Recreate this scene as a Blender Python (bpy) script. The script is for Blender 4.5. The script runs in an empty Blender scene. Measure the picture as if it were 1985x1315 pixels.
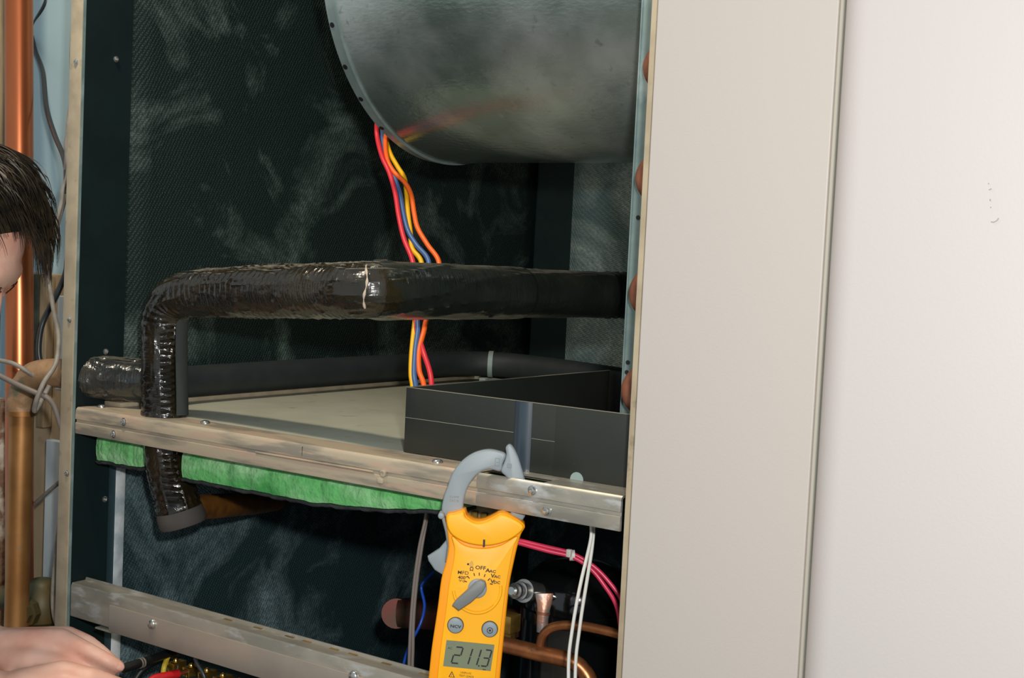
import bpy, bmesh, math, random
import numpy as np
from mathutils import Vector, Matrix, noise

random.seed(7)
S = bpy.context.scene
COL = S.collection

# ---------------------------------------------------------------- camera
FPX, CX, CY = 2593.0, 992.5, 657.5
MR = np.array([0.820238, 0.570003, 0.047621]); MR /= np.linalg.norm(MR)      # image right
MF = np.array([math.cos(math.radians(3.584)) * -math.sin(math.radians(34.675)),
               math.cos(math.radians(3.584)) * math.cos(math.radians(34.675)), -math.sin(math.radians(3.584))])
_rt = np.array([math.cos(math.radians(34.675)), math.sin(math.radians(34.675)), 0.0])
_dn = np.cross(MF, _rt)
_r = math.radians(-2.735)
MR = math.cos(_r) * _rt + math.sin(_r) * _dn
MD = -math.sin(_r) * _rt + math.cos(_r) * _dn
CAM = np.array([1.5700, -1.1950, 1.2500])
_q = MR * (144 - CX) / FPX + MD * (840 - CY) / FPX + MF
CAM = -1.89 * _q
ZOFF = 1.25 - CAM[2]
CAM[2] = 1.25

def ray(px, py):
    return MR * ((px - CX) / FPX) + MD * ((py - CY) / FPX) + MF
def at(px, py, t):
    """real-world point seen at photo pixel (px,py) at depth t metres"""
    return Vector(CAM + t * ray(px, py))
def hit(px, py, ax, v):
    q = ray(px, py); i = 'xyz'.index(ax)
    return Vector(CAM + q * ((v - CAM[i]) / q[i]))

cam = bpy.data.cameras.new('camera'); camo = bpy.data.objects.new('camera', cam); COL.objects.link(camo)
cam.sensor_fit = 'HORIZONTAL'; cam.sensor_width = 36; cam.lens = FPX / 1985 * 36; cam.clip_start = .02
m = Matrix.Identity(4)
for i in range(3):
    m[i][0] = MR[i]; m[i][1] = -MD[i]; m[i][2] = -MF[i]; m[i][3] = CAM[i]
camo.matrix_world = m
S.camera = camo

# ---------------------------------------------------------------- light
W = bpy.data.worlds.new('room_ambient'); S.world = W; W.use_nodes = True
W.node_tree.nodes['Background'].inputs[0].default_value = (.80, .92, 1.0, 1)
W.node_tree.nodes['Background'].inputs[1].default_value = .40
fl = bpy.data.lights.new('camera_flash', 'POINT'); fl.energy = 66; fl.color = (1.0, .98, .95); fl.shadow_soft_size = .028
flo = bpy.data.objects.new('camera_flash', fl); COL.objects.link(flo)
flo.location = Vector(CAM + .065 * MR - .13 * MD + .03 * MF)
wl = bpy.data.lights.new('ceiling_lamp', 'AREA'); wl.shape = 'DISK'; wl.size = .12; wl.energy = 14; wl.color = (1.0, .86, .66)
wlo = bpy.data.objects.new('ceiling_lamp', wl); COL.objects.link(wlo); wlo.location = (.22, -.40, 2.46)
S.view_settings.view_transform = 'Standard'; S.view_settings.look = 'None'
S.view_settings.exposure = 0.0; S.view_settings.gamma = 1.0; S.view_settings.use_curve_mapping = False

FLOOR = .12

# ---------------------------------------------------------------- materials
def lin(c):
    out = []
    for v in c[:3]:
        v /= 255.0
        out.append(v / 12.92 if v <= .04045 else ((v + .055) / 1.055) ** 2.4)
    return (*out, 1)

MATS = {}
def mat(name, col, rough=.5, metal=0.0, col2=None, ns=20, lo=.4, hi=.62, bump=0.0, bs=120, spec=.5, coat=0,
        col3=None, ns3=60, lo3=.6, hi3=.72, stretch=(1, 1, 1), bstretch=(1, 1, 1), bdist=.002, rough2=None):
    M = bpy.data.materials.new(name); M.use_nodes = True
    nt = M.node_tree; N = nt.nodes; L = nt.links
    B = N['Principled BSDF']
    B.inputs['Roughness'].default_value = rough; B.inputs['Metallic'].default_value = metal
    B.inputs['Specular IOR Level'].default_value = spec; B.inputs['Coat Weight'].default_value = coat
    B.inputs['Base Color'].default_value = lin(col)
    tc = N.new('ShaderNodeTexCoord')
    def nz(scale, st, det=5):
        mp = N.new('ShaderNodeMapping'); mp.inputs['Scale'].default_value = st
        L.new(tc.outputs['Object'], mp.inputs['Vector'])
        n = N.new('ShaderNodeTexNoise'); n.inputs['Scale'].default_value = scale; n.inputs['Detail'].default_value = det
        L.new(mp.outputs['Vector'], n.inputs['Vector'])
        return n
    def ramp(src, a, b):
        r = N.new('ShaderNodeMapRange'); r.inputs['From Min'].default_value = a; r.inputs['From Max'].default_value = b
        L.new(src, r.inputs['Value']); return r.outputs['Result']
    cur = None
    if col2:
        f = ramp(nz(ns, stretch).outputs['Fac'], lo, hi)
        mx = N.new('ShaderNodeMix'); mx.data_type = 'RGBA'
        mx.inputs['A'].default_value = lin(col); mx.inputs['B'].default_value = lin(col2)
        L.new(f, mx.inputs['Factor']); cur = mx.outputs['Result']
        if rough2 is not None:
            rr = N.new('ShaderNodeMapRange'); rr.inputs['To Min'].default_value = rough; rr.inputs['To Max'].default_value = rough2
            L.new(f, rr.inputs['Value']); L.new(rr.outputs['Result'], B.inputs['Roughness'])
    if col3:
        f = ramp(nz(ns3, stretch, 7).outputs['Fac'], lo3, hi3)
        mx = N.new('ShaderNodeMix'); mx.data_type = 'RGBA'
        if cur: L.new(cur, mx.inputs['A'])
        else: mx.inputs['A'].default_value = lin(col)
        mx.inputs['B'].default_value = lin(col3); L.new(f, mx.inputs['Factor']); cur = mx.outputs['Result']
    if cur: L.new(cur, B.inputs['Base Color'])
    if bump:
        bn = N.new('ShaderNodeBump'); bn.inputs['Strength'].default_value = bump; bn.inputs['Distance'].default_value = bdist
        L.new(nz(bs, bstretch).outputs['Fac'], bn.inputs['Height']); L.new(bn.outputs['Normal'], B.inputs['Normal'])
    MATS[name] = M
    return M

mat('cream_paint', (185, 178, 171), .55, bump=.12, bs=420, bdist=.001)
mat('white_paint', (186, 180, 177), .5, bump=.12, bs=330, bdist=.001)
mat('strip_paint', (176, 171, 158), .6)  # narrow strip coloured a darker grey-beige than the cream panel
mat('grey_wall', (168, 196, 204), .7, col2=(160, 188, 196), ns=3)
mat('floor_tile', (120, 112, 100), .6, col2=(100, 94, 86), ns=8)
mat('tan_paint', (182, 168, 142), .5, col2=(166, 152, 128), ns=30, col3=(140, 125, 104), ns3=45, lo3=.62, hi3=.75)
mat('navy_sheet', (12, 32, 32), .7, spec=.25, col2=(10, 27, 28), ns=14, bump=.1, bs=300)
mat('deck_paint', (178, 180, 164), .55, col2=(168, 170, 154), ns=9, col3=(150, 138, 112), ns3=26, lo3=.64, hi3=.74)
mat('dusty_rail', (188, 174, 150), .5, metal=.15, col2=(146, 138, 124), ns=24, lo=.46, hi=.60, stretch=(.35, 1, 2.5), col3=(192, 168, 146), ns3=40, lo3=.52, hi3=.62, bump=.25, bs=160, bdist=.001)
mat('galvanised_rail', (176, 170, 156), .38, metal=.45, col2=(150, 148, 138), ns=26, col3=(196, 196, 192), ns3=50, lo3=.55, hi3=.68, stretch=(.5, 1, 1.6))
mat('cover_plate', (178, 166, 152), .42, metal=.35, col2=(158, 150, 140), ns=8)
mat('galvanised', (136, 154, 150), .42, metal=.15, col2=(114, 134, 132), ns=34, lo=.35, hi=.65, col3=(160, 176, 174), ns3=22, lo3=.55, hi3=.7)
mat('blower_metal', (126, 142, 134), .17, metal=.72, col2=(196, 204, 200), ns=6, lo=.46, hi=.72, col3=(150, 158, 154), ns3=70, lo3=.62, hi3=.72, bump=.30, bs=210, bdist=.0012, bstretch=(.45, 1, 1), rough2=.36)
mat('rim_metal', (150, 164, 160), .35, metal=.4, col2=(132, 148, 146), ns=30)
mat('foil', (226, 234, 234), .4, metal=.1, col2=(180, 192, 196), ns=30, bump=.35, bs=110, bdist=.002)
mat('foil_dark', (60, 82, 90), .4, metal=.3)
mat('steel', (205, 205, 200), .22, metal=.9)
mat('dark_recess', (14, 18, 18), .6)
def tape_mat(name, c1, c2, rough, amp, dust):
    """glossy wrapped tape: wrinkles run round the pipe (u = length in metres, v = angle), settled dust on top"""
    M = bpy.data.materials.new(name); M.use_nodes = True
    nt = M.node_tree; N = nt.nodes; L = nt.links; B = N['Principled BSDF']
    B.inputs['Specular IOR Level'].default_value = .75; B.inputs['Coat Weight'].default_value = .35; B.inputs['Coat Roughness'].default_value = .12
    uv = N.new('ShaderNodeUVMap'); uv.uv_map = 'UVMap'; tc = N.new('ShaderNodeTexCoord')
    def nz(src, sc, scale, det=4, dist=0):
        mp = N.new('ShaderNodeMapping'); mp.inputs['Scale'].default_value = sc; L.new(src, mp.inputs['Vector'])
        n = N.new('ShaderNodeTexNoise'); n.inputs['Scale'].default_value = scale; n.inputs['Detail'].default_value = det; n.inputs['Distortion'].default_value = dist
        L.new(mp.outputs['Vector'], n.inputs['Vector']); return n.outputs['Fac']
    def mr(src, a, b, c=0, d=1):
        r = N.new('ShaderNodeMapRange'); r.inputs['From Min'].default_value = a; r.inputs['From Max'].default_value = b
        r.inputs['To Min'].default_value = c; r.inputs['To Max'].default_value = d; L.new(src, r.inputs['Value']); return r.outputs['Result']
    def op(o, a, b):
        m_ = N.new('ShaderNodeMath'); m_.operation = o
        for i, q in enumerate((a, b)):
            if isinstance(q, (int, float)): m_.inputs[i].default_value = q
            else: L.new(q, m_.inputs[i])
        return m_.outputs[0]
    wr1 = nz(uv.outputs['UV'], (260, 1.1, 1), 1, 3, .6); wr2 = nz(uv.outputs['UV'], (70, 2.4, 1), 1, 4, 1.0); area = nz(uv.outputs['UV'], (9, .7, 1), 1, 2)
    amt = mr(area, .38, .62)
    hgt = op('ADD', op('MULTIPLY', wr1, amt), op('MULTIPLY', wr2, .9))
    bn = N.new('ShaderNodeBump'); bn.inputs['Strength'].default_value = amp; bn.inputs['Distance'].default_value = .004
    L.new(hgt, bn.inputs['Height']); L.new(bn.outputs['Normal'], B.inputs['Normal']); L.new(bn.outputs['Normal'], B.inputs['Coat Normal'])
    mx = N.new('ShaderNodeMix'); mx.data_type = 'RGBA'; mx.inputs['A'].default_value = lin(c1); mx.inputs['B'].default_value = lin(c2)
    L.new(mr(nz(tc.outputs['Object'], (1, 1, 1), 14), .4, .65), mx.inputs['Factor'])
    g = N.new('ShaderNodeNewGeometry'); sp = N.new('ShaderNodeSeparateXYZ'); L.new(g.outputs['True Normal'], sp.inputs[0])
    df = op('MULTIPLY', mr(sp.outputs['Z'], .84, 1.0), mr(nz(tc.outputs['Object'], (1, 1, 1), 90), .25, .6, .35, 1))
    df = op('MULTIPLY', df, dust)
    m2 = N.new('ShaderNodeMix'); m2.data_type = 'RGBA'; L.new(df, m2.inputs['Factor']); L.new(mx.outputs['Result'], m2.inputs['A']); m2.inputs['B'].default_value = lin((170, 164, 150))
    L.new(m2.outputs['Result'], B.inputs['Base Color'])
    L.new(mr(df, 0, .6, rough, .8), B.inputs['Roughness'])
    L.new(mr(df, 0, .4, .35, 0), B.inputs['Coat Weight'])
    MATS[name] = M
tape_mat('tape', (25, 22, 13), (44, 37, 21), .2, .42, .6)
tape_mat('tape_rear', (25, 29, 26), (36, 38, 33), .26, .22, .28)
tape_mat('tape_grey', (40, 44, 43), (60, 58, 52), .2, .35, .35)
mat('foam', (92, 98, 97), .85, bump=.3, bs=500, bdist=.0006)
mat('black_foam', (34, 41, 44), .62, col2=(40, 46, 48), ns=30, bump=.2, bs=400, bdist=.0006)
mat('collar_foam', (74, 70, 66), .8)
mat('seam', (206, 186, 164), .6)
mat('pan_plastic', (42, 45, 41), .42, col2=(49, 51, 46), ns=6, col3=(70, 72, 66), ns3=260, lo3=.70, hi3=.78)
mat('pan_edge', (150, 146, 132), .5)
mat('copper_new', (214, 126, 82), .30, metal=.85, col2=(200, 112, 70), ns=16, stretch=(1, 1, .2), col3=(160, 86, 52), ns3=24, lo3=.62, hi3=.74)
mat('copper_old', (188, 138, 84), .42, metal=.6, col2=(166, 116, 66), ns=14, col3=(120, 124, 96), ns3=18, lo3=.62, hi3=.74)
mat('copper_flux', (176, 140, 104), .6, metal=.25, col2=(150, 120, 88), ns=34, col3=(120, 128, 104), ns3=40, lo3=.58, hi3=.7, bump=.7, bs=60, bdist=.003)
mat('copper_dark', (176, 116, 52), .45, metal=.5, col2=(128, 86, 44), ns=28)
mat('copper_tube', (196, 128, 78), .35, metal=.7, col2=(160, 100, 64), ns=40, col3=(96, 76, 62), ns3=60, lo3=.6, hi3=.7)
mat('copper_bend', (168, 106, 80), .5, metal=.5, col2=(140, 92, 70), ns=40)
mat('copper_cap', (112, 58, 50), .45, metal=.5, col2=(84, 66, 50), ns=30)
mat('copper_soldered', (190, 140, 116), .4, metal=.45, col2=(150, 142, 140), ns=45, lo=.42, hi=.56, bump=.5, bs=90)
mat('brass', (176, 140, 70), .35, metal=.7, col2=(130, 104, 52), ns=40)
mat('brass_bright', (230, 190, 90), .18, metal=.95)
mat('fibreglass', (108, 192, 112), .95, col2=(168, 220, 164), ns=28, lo=.42, hi=.68, col3=(72, 158, 82), ns3=18, lo3=.55, hi3=.7, stretch=(.5, 1, 1.4), bump=1.0, bs=120, bdist=.004)
mat('facing', (52, 56, 56), .9, col2=(34, 38, 38), ns=60, bump=.8, bs=120, bdist=.003)
for nme, c in dict(red=(226, 52, 66), blue=(66, 104, 158), yellow=(246, 186, 20), orange=(255, 108, 34)).items():
    mat('wire_' + nme, c, .42)
mat('cable_black', (44, 48, 50), .35)
mat('cable_grey', (150, 144, 134), .5, col2=(130, 124, 114), ns=60)
mat('cable_white', (226, 226, 218), .5)
mat('cable_taupe', (128, 118, 110), .5)
mat('wire_magenta', (206, 48, 84), .32)
mat('wire_cobalt', (18, 70, 170), .35)
mat('tie_grey', (142, 160, 156), .5)
mat('tie_white', (200, 200, 192), .5)
mat('compressor_black', (12, 16, 17), .12, spec=.8, coat=.5)
mat('meter_yellow', (252, 178, 8), .42, spec=.4)
mat('meter_yellow_deep', (246, 156, 0), .42, spec=.4)
mat('meter_grey', (134, 144, 149), .45)
mat('meter_grey_dark', (114, 117, 115), .45)
mat('print_black', (34, 30, 20), .6)
mat('print_grey', (112, 120, 124), .6)
mat('lcd', (122, 130, 104), .25)
mat('lcd_segment', (26, 28, 30), .4)
mat('cardboard', (176, 156, 124), .8, col2=(164, 144, 114), ns=8, col3=(140, 120, 92), ns3=20, lo3=.62, hi3=.76)
mat('wood', (150, 132, 104), .75, col2=(124, 106, 80), ns=14, stretch=(6, 6, .6))
mat('green_wood', (70, 76, 58), .8, col2=(48, 54, 42), ns=40)
mat('gypsum', (176, 190, 196), .8, col2=(164, 178, 186), ns=40, stretch=(1, 1, .3))
mat('rust', (120, 92, 70), .8, col2=(196, 186, 170), ns=26, lo=.5, hi=.62, col3=(92, 50, 32), ns3=40, lo3=.55, hi3=.66, bump=.8, bs=50, bdist=.004)
mat('bronze', (70, 72, 50), .5, metal=.25, col2=(104, 82, 40), ns=14, col3=(52, 60, 46), ns3=30)
mat('skin', (232, 188, 168), .5, col2=(224, 164, 142), ns=22, lo=.35, hi=.7, bump=.15, bs=220, bdist=.0008)
mat('nail', (226, 172, 156), .35)
mat('hair', (30, 26, 22), .42, col2=(60, 50, 36), ns=60, spec=.5)
mat('shirt', (58, 66, 82), .85, col2=(50, 58, 72), ns=30)
mat('trousers', (46, 48, 52), .85)
mat('boot', (40, 34, 30), .6)
mat('eye_white', (230, 225, 218), .2)
mat('red_rubber', (190, 24, 30), .35)
mat('black_rubber', (20, 22, 22), .45)
mat('tag_yellow', (222, 196, 60), .5)
mat('bakelite', (28, 34, 36), .35)

# insulation liner: dark woven facing with a fine diagonal weave and dusty patches
def liner_mat(name, base, dust, dlo, dhi):
    M = bpy.data.materials.new(name); M.use_nodes = True
    nt = M.node_tree; N = nt.nodes; L = nt.links; B = N['Principled BSDF']
    B.inputs['Roughness'].default_value = .62; B.inputs['Specular IOR Level'].default_value = .35
    tc = N.new('ShaderNodeTexCoord')
    def wave(rot, sc):
        mp = N.new('ShaderNodeMapping'); mp.inputs['Rotation'].default_value = rot
        L.new(tc.outputs['Object'], mp.inputs['Vector'])
        w = N.new('ShaderNodeTexWave'); w.bands_direction = 'Z'; w.inputs['Scale'].default_value = sc
        w.inputs['Distortion'].default_value = 2.6; w.inputs['Detail'].default_value = 2; w.inputs['Detail Scale'].default_value = 3
        L.new(mp.outputs['Vector'], w.inputs['Vector']); return w.outputs['Fac']
    a = wave((math.radians(35), math.radians(20), 0), 92); b = wave((math.radians(-62), math.radians(-20), 0), 66)
    mul = N.new('ShaderNodeMath'); mul.operation = 'MULTIPLY'; L.new(a, mul.inputs[0]); L.new(b, mul.inputs[1])
    n1 = N.new('ShaderNodeTexNoise'); n1.inputs['Scale'].default_value = 5.5; n1.inputs['Detail'].default_value = 8; n1.inputs['Roughness'].default_value = .62
    n1.inputs['Distortion'].default_value = .8
    L.new(tc.outputs['Object'], n1.inputs['Vector'])
    n2 = N.new('ShaderNodeTexNoise'); n2.inputs['Scale'].default_value = 190; n2.inputs['Detail'].default_value = 4
    L.new(tc.outputs['Object'], n2.inputs['Vector'])
    r = N.new('ShaderNodeMapRange'); r.inputs['From Min'].default_value = dlo; r.inputs['From Max'].default_value = dhi
    L.new(n1.outputs['Fac'], r.inputs['Value'])
    r2 = N.new('ShaderNodeMapRange'); r2.inputs['From Min'].default_value = .1; r2.inputs['From Max'].default_value = .75
    L.new(n2.outputs['Fac'], r2.inputs['Value'])
    mm = N.new('ShaderNodeMath'); mm.operation = 'MULTIPLY'; L.new(r.outputs['Result'], mm.inputs[0]); L.new(r2.outputs['Result'], mm.inputs[1])
    # threads catch a little dust on their crests
    m3 = N.new('ShaderNodeMath'); m3.operation = 'MULTIPLY_ADD'; m3.inputs[1].default_value = .10; L.new(mul.outputs[0], m3.inputs[0]); L.new(mm.outputs[0], m3.inputs[2])
    mx = N.new('ShaderNodeMix'); mx.data_type = 'RGBA'; mx.inputs['A'].default_value = lin(base); mx.inputs['B'].default_value = lin(dust)
    L.new(m3.outputs[0], mx.inputs['Factor']); L.new(mx.outputs['Result'], B.inputs['Base Color'])
    add = N.new('ShaderNodeMath'); add.operation = 'MULTIPLY_ADD'; add.inputs[1].default_value = .8
    L.new(n2.outputs['Fac'], add.inputs[0]); L.new(mul.outputs[0], add.inputs[2])
    bn = N.new('ShaderNodeBump'); bn.inputs['Strength'].default_value = .6; bn.inputs['Distance'].default_value = .002
    L.new(add.outputs[0], bn.inputs['Height']); L.new(bn.outputs['Normal'], B.inputs['Normal'])
    MATS[name] = M
liner_mat('liner', (15, 34, 33), (120, 140, 132), .50, .76)
liner_mat('liner_low', (30, 54, 58), (146, 172, 178), .46, .72)
liner_mat('liner_rear', (70, 92, 94), (180, 194, 190), .40, .75)

# ---------------------------------------------------------------- builders
ORG = {}
def link(o): COL.objects.link(o); return o
def thing(name, label, cat, loc=(0, 0, 0), group=None, kind=None):
    o = link(bpy.data.objects.new(name, None)); o.location = loc; o.empty_display_size = .05
    o['label'] = label
    if cat: o['category'] = cat
    if group: o['group'] = group
    if kind: o['kind'] = kind
    ORG[o.name] = Vector(loc); return o
def obj(name, me, material, parent=None, label=None, cat=None, group=None, kind=None, smooth=True):
    """links one mesh given in world coordinates (bmesh or mesh) as one object"""
    if isinstance(me, bmesh.types.BMesh):
        bm = me; bmesh.ops.recalc_face_normals(bm, faces=bm.faces[:])
        me = bpy.data.meshes.new(name); bm.to_mesh(me); bm.free()
    if parent is None:
        n = len(me.vertices); co = np.empty(n * 3); me.vertices.foreach_get('co', co); co = co.reshape(-1, 3)
        org = Vector(((co[:, 0].min() + co[:, 0].max()) / 2, (co[:, 1].min() + co[:, 1].max()) / 2, co[:, 2].min()))
    else:
        org = ORG[parent.name]
    me.transform(Matrix.Translation(-org))
    me.materials.clear(); me.materials.append(MATS[material] if isinstance(material, str) else material)
    if smooth:
        for p in me.polygons: p.use_smooth = True
        me.set_sharp_from_angle(angle=math.radians(38))
    o = link(bpy.data.objects.new(name, me))
    if parent is None: o.location = org
    else: o.parent = parent
    ORG[o.name] = org
    if label: o['label'] = label
    if cat: o['category'] = cat
    if group: o['group'] = group
    if kind: o['kind'] = kind
    return o
def dup(src, offset, parent):
    o = src.copy(); link(o); o.parent = parent; o.location = Vector(src.location) + Vector(offset); ORG[o.name] = ORG[src.name]; return o

def box(x0, x1, y0, y1, z0, z1, bev=0.0, seg=2):
    bm = bmesh.new(); bmesh.ops.create_cube(bm, size=1)
    for v in bm.verts:
        v.co = Vector((x0 + (v.co.x + .5) * (x1 - x0), y0 + (v.co.y + .5) * (y1 - y0), z0 + (v.co.z + .5) * (z1 - z0)))
    if bev: bmesh.ops.bevel(bm, geom=bm.edges[:], offset=bev, segments=seg, affect='EDGES', profile=.5)
    return bm
def join(*bms):
    out = bms[0]
    for b in bms[1:]:
        me = bpy.data.meshes.new('tmp'); b.to_mesh(me); b.free(); out.from_mesh(me); bpy.data.meshes.remove(me)
    return out
def spline(pts, n=8, extra=None):
    """Catmull-Rom through pts"""
    P = [np.array(p, float) for p in pts]
    P = [2 * P[0] - P[1]] + P + [2 * P[-1] - P[-2]]
    out = []
    for i in range(1, len(P) - 2):
        a, b, c, d = P[i - 1], P[i], P[i + 1], P[i + 2]
        for k in range(n):
            t = k / n
            out.append(.5 * (2 * b + (c - a) * t + (2 * a - 5 * b + 4 * c - d) * t * t + (3 * b - a - 3 * c + d) * t ** 3))
    out.append(P[-2]); return out
def resample(pts, step):
    P = np.array(pts); s = np.r_[0, np.cumsum(np.linalg.norm(np.diff(P, axis=0), axis=1))]
    n = max(2, int(s[-1] / step)); q = np.linspace(0, s[-1], n + 1)
    return [np.array([np.interp(t, s, P[:, k]) for k in range(3)]) for t in q], q
def tube(pts, r, seg=10, cap=True, disp=None, arc=None, up=(0, 0, 1)):
    """tube along sampled points; r number or list; disp(s, ang, p)->extra radius; arc=(a0,a1) open strip"""
    P = [Vector(p) for p in pts]; n = len(P); bm = bmesh.new()
    R = [r] * n if not hasattr(r, '__len__') else list(r)
    T = [(P[min(i + 1, n - 1)] - P[max(i - 1, 0)]).normalized() for i in range(n)]
    u = Vector(up); u = (u - T[0] * u.dot(T[0]))
    if u.length < 1e-3: u = Vector((1, 0, 0)) - T[0] * T[0].x
    u.normalize(); rings = []; s = 0
    for i in range(n):
        if i: s += (P[i] - P[i - 1]).length
        u = (u - T[i] * u.dot(T[i])).normalized(); v = T[i].cross(u); ring = []
        m_ = seg if arc is None else seg + 1
        for k in range(m_):
            a = 2 * math.pi * k / seg if arc is None else arc[0] + (arc[1] - arc[0]) * k / seg
            rr = R[i] + (disp(s, a, P[i]) if disp else 0)
            ring.append(bm.verts.new(P[i] + (u * math.cos(a) + v * math.sin(a)) * rr))
        rings.append(ring)
    uvl = bm.loops.layers.uv.new('UVMap'); S_ = [0]
    for i in range(1, n): S_.append(S_[-1] + (P[i] - P[i - 1]).length)
    for i in range(n - 1):
        A, Bq = rings[i], rings[i + 1]
        for k in range(len(A) if arc is None else len(A) - 1):
            k2 = (k + 1) % len(A); f = bm.faces.new((A[k], A[k2], Bq[k2], Bq[k]))
            for lp_, (si, kk) in zip(f.loops, ((i, k), (i, k + 1), (i + 1, k + 1), (i + 1, k))): lp_[uvl].uv = (S_[si], 2 * math.pi * kk / seg)
    if cap and arc is None:
        bm.faces.new(list(reversed(rings[0]))); bm.faces.new(rings[-1])
    return bm
def lathe(prof, centre, axis, seg=24):
    """prof: (radius, height along axis)"""
    ax = Vector(axis).normalized(); u = ax.orthogonal().normalized(); v = ax.cross(u); c = Vector(centre)
    bm = bmesh.new(); rings = []
    for r, h in prof:
        rings.append([bm.verts.new(c + ax * h + (u * math.cos(2 * math.pi * k / seg) + v * math.sin(2 * math.pi * k / seg)) * max(r, 1e-5)) for k in range(seg)])
    for A, Bq in zip(rings, rings[1:]):
        for k in range(seg): bm.faces.new((A[k], A[(k + 1) % seg], Bq[(k + 1) % seg], Bq[k]))
    bm.faces.new(rings[0][::-1]); bm.faces.new(rings[-1])
    bmesh.ops.remove_doubles(bm, verts=bm.verts[:], dist=5e-5)
    return bm
def extrude_x(profile, x0, x1):
    """closed (y,z) profile swept along x"""
    bm = bmesh.new()
    A = [bm.verts.new((x0, y, z)) for y, z in profile]; Bq = [bm.verts.new((x1, y, z)) for y, z in profile]
    n = len(A)
    for k in range(n): bm.faces.new((A[k], A[(k + 1) % n], Bq[(k + 1) % n], Bq[k]))
    bm.faces.new(A[::-1]); bm.faces.new(Bq); return bm
def screw_bm(c, axis, r=.0042, h=.0025):
    return lathe([(r * 1.25, 0), (r * 1.25, h * .25), (r, h * .35), (r * .85, h * .8), (r * .45, h * 1.05), (r * .4, h * .55), (0, h * .5)], c, axis, 16)
def dome_bm(c, axis, r=.006, h=.004):
    return lathe([(r, 0), (r, h * .2), (r * .9, h * .55), (r * .65, h * .85), (r * .3, h), (0, h)], c, axis, 18)
def fbm(p, o=4): return noise.fractal(Vector(p), 1.0, 2.0, o)

# ================================================================ the setting
def struct(name, bm, m_, label, smooth=False):
    return obj(name, bm, m_, None, label=label, kind='structure', smooth=smooth)
struct('floor', box(-1.6, 2.6, -2.4, 1.6, FLOOR - .05, FLOOR), 'floor_tile', 'plain floor of the utility closet')
struct('wall_front', box(.9185, 1.1045, -.03, -.014, FLOOR, 2.5, .0012), 'cream_paint', 'cream painted wall panel right beside the open cabinet')
struct('trim_1', box(1.1045, 1.13, -.0272, -.014, FLOOR, 2.5, .001), 'strip_paint', 'narrow grey-beige strip between the cream panel and the white wall')
def right_wall():
    bm = bmesh.new(); x0, y0, R_ = 1.128, -.095, .030; prof = []
    for k in range(13):
        a = math.pi / 2 * k / 12; prof.append((x0 + R_ - R_ * math.cos(a), y0 + R_ - R_ * math.sin(a)))
    prof += [(2.6, y0), (2.6, -.0275), (x0, -.0275)]
    lo = [bm.verts.new((x, y, FLOOR)) for x, y in prof]; hi = [bm.verts.new((x, y, 2.5)) for x, y in prof]
    n = len(lo)
    for k in range(n): bm.faces.new((lo[k], lo[(k + 1) % n], hi[(k + 1) % n], hi[k]))
    bm.faces.new(lo[::-1]); bm.faces.new(hi); return bm
struct('wall_right', right_wall(), 'white_paint', 'bright white wall with a rounded bullnose corner at the right', smooth=True)
struct('wall_back', box(-1.6, -.029, .185, .26, FLOOR, 2.5), 'grey_wall', 'pale grey-blue wall behind the copper pipes')
wr = bpy.data.objects['wall_right']
mat('scuff', (158, 150, 148), .7)
for P_ in [[(1921, 430), (1926, 431), (1932, 428), (1936, 423)], [(1920, 403), (1921, 401)], [(1917, 368), (1922, 366)], [(1916, 357), (1917, 355)], [(1919, 386), (1920, 390)]]:
    obj('scuff_mark', tube([hit(*q, 'y', -.0951) for q in P_], .0005, 6), 'scuff', wr)

# ================================================================ cabinet
cab = thing('equipment_cabinet', 'tall open sheet-metal equipment cabinet lined with black insulation', 'cabinet', (.45, .55, FLOOR))
obj('side_panel', box(-.028, 0, .001, 1.15, FLOOR, 2.2), 'navy_sheet', cab, label='dark navy sheet-metal left side panel')
obj('rear_panel', box(0, .98, 1.135, 1.15, FLOOR, 2.2), 'navy_sheet', cab, label='dark navy rear panel')
obj('top_panel', box(-.028, .98, .001, 1.15, 2.2, 2.215), 'navy_sheet', cab)
obj('base_panel', box(0, .98, .02, 1.135, FLOOR, FLOOR + .02), 'navy_sheet', cab)
obj('side_panel', box(.955, .98, .001, 1.135, FLOOR, 2.2), 'navy_sheet', cab, label='right side panel behind the cream wall')
post = obj('corner_post', box(-.0265, -.0012, -.005, .001, FLOOR, 2.2, .0015), 'tan_paint', cab, label='narrow tan painted front corner post')
for q in [(148, 120), (135, 620), (130, 918), (134, 1290)]:
    obj('screw', screw_bm(hit(*q, 'y', -.005), (0, -1, 0), .0036, .003), 'steel', post)
obj('post_edge', box(-.0012, -.0003, -.0035, .002, FLOOR, 2.2), 'galvanised', post)
post2 = obj('corner_post', box(hit(1228, 657, 'y', -.012).x, .955, -.012, .001, FLOOR, 2.2, .0015), 'tan_paint', cab, label='tan right front corner post beside the cream wall')
side = bpy.data.objects['side_panel']
for q in [(225, 115), (203, 968), (205, 682)]:
    obj('screw', screw_bm(hit(*q, 'x', 0.0), (1, 0, 0), .0036, .003), 'steel', side)

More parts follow.
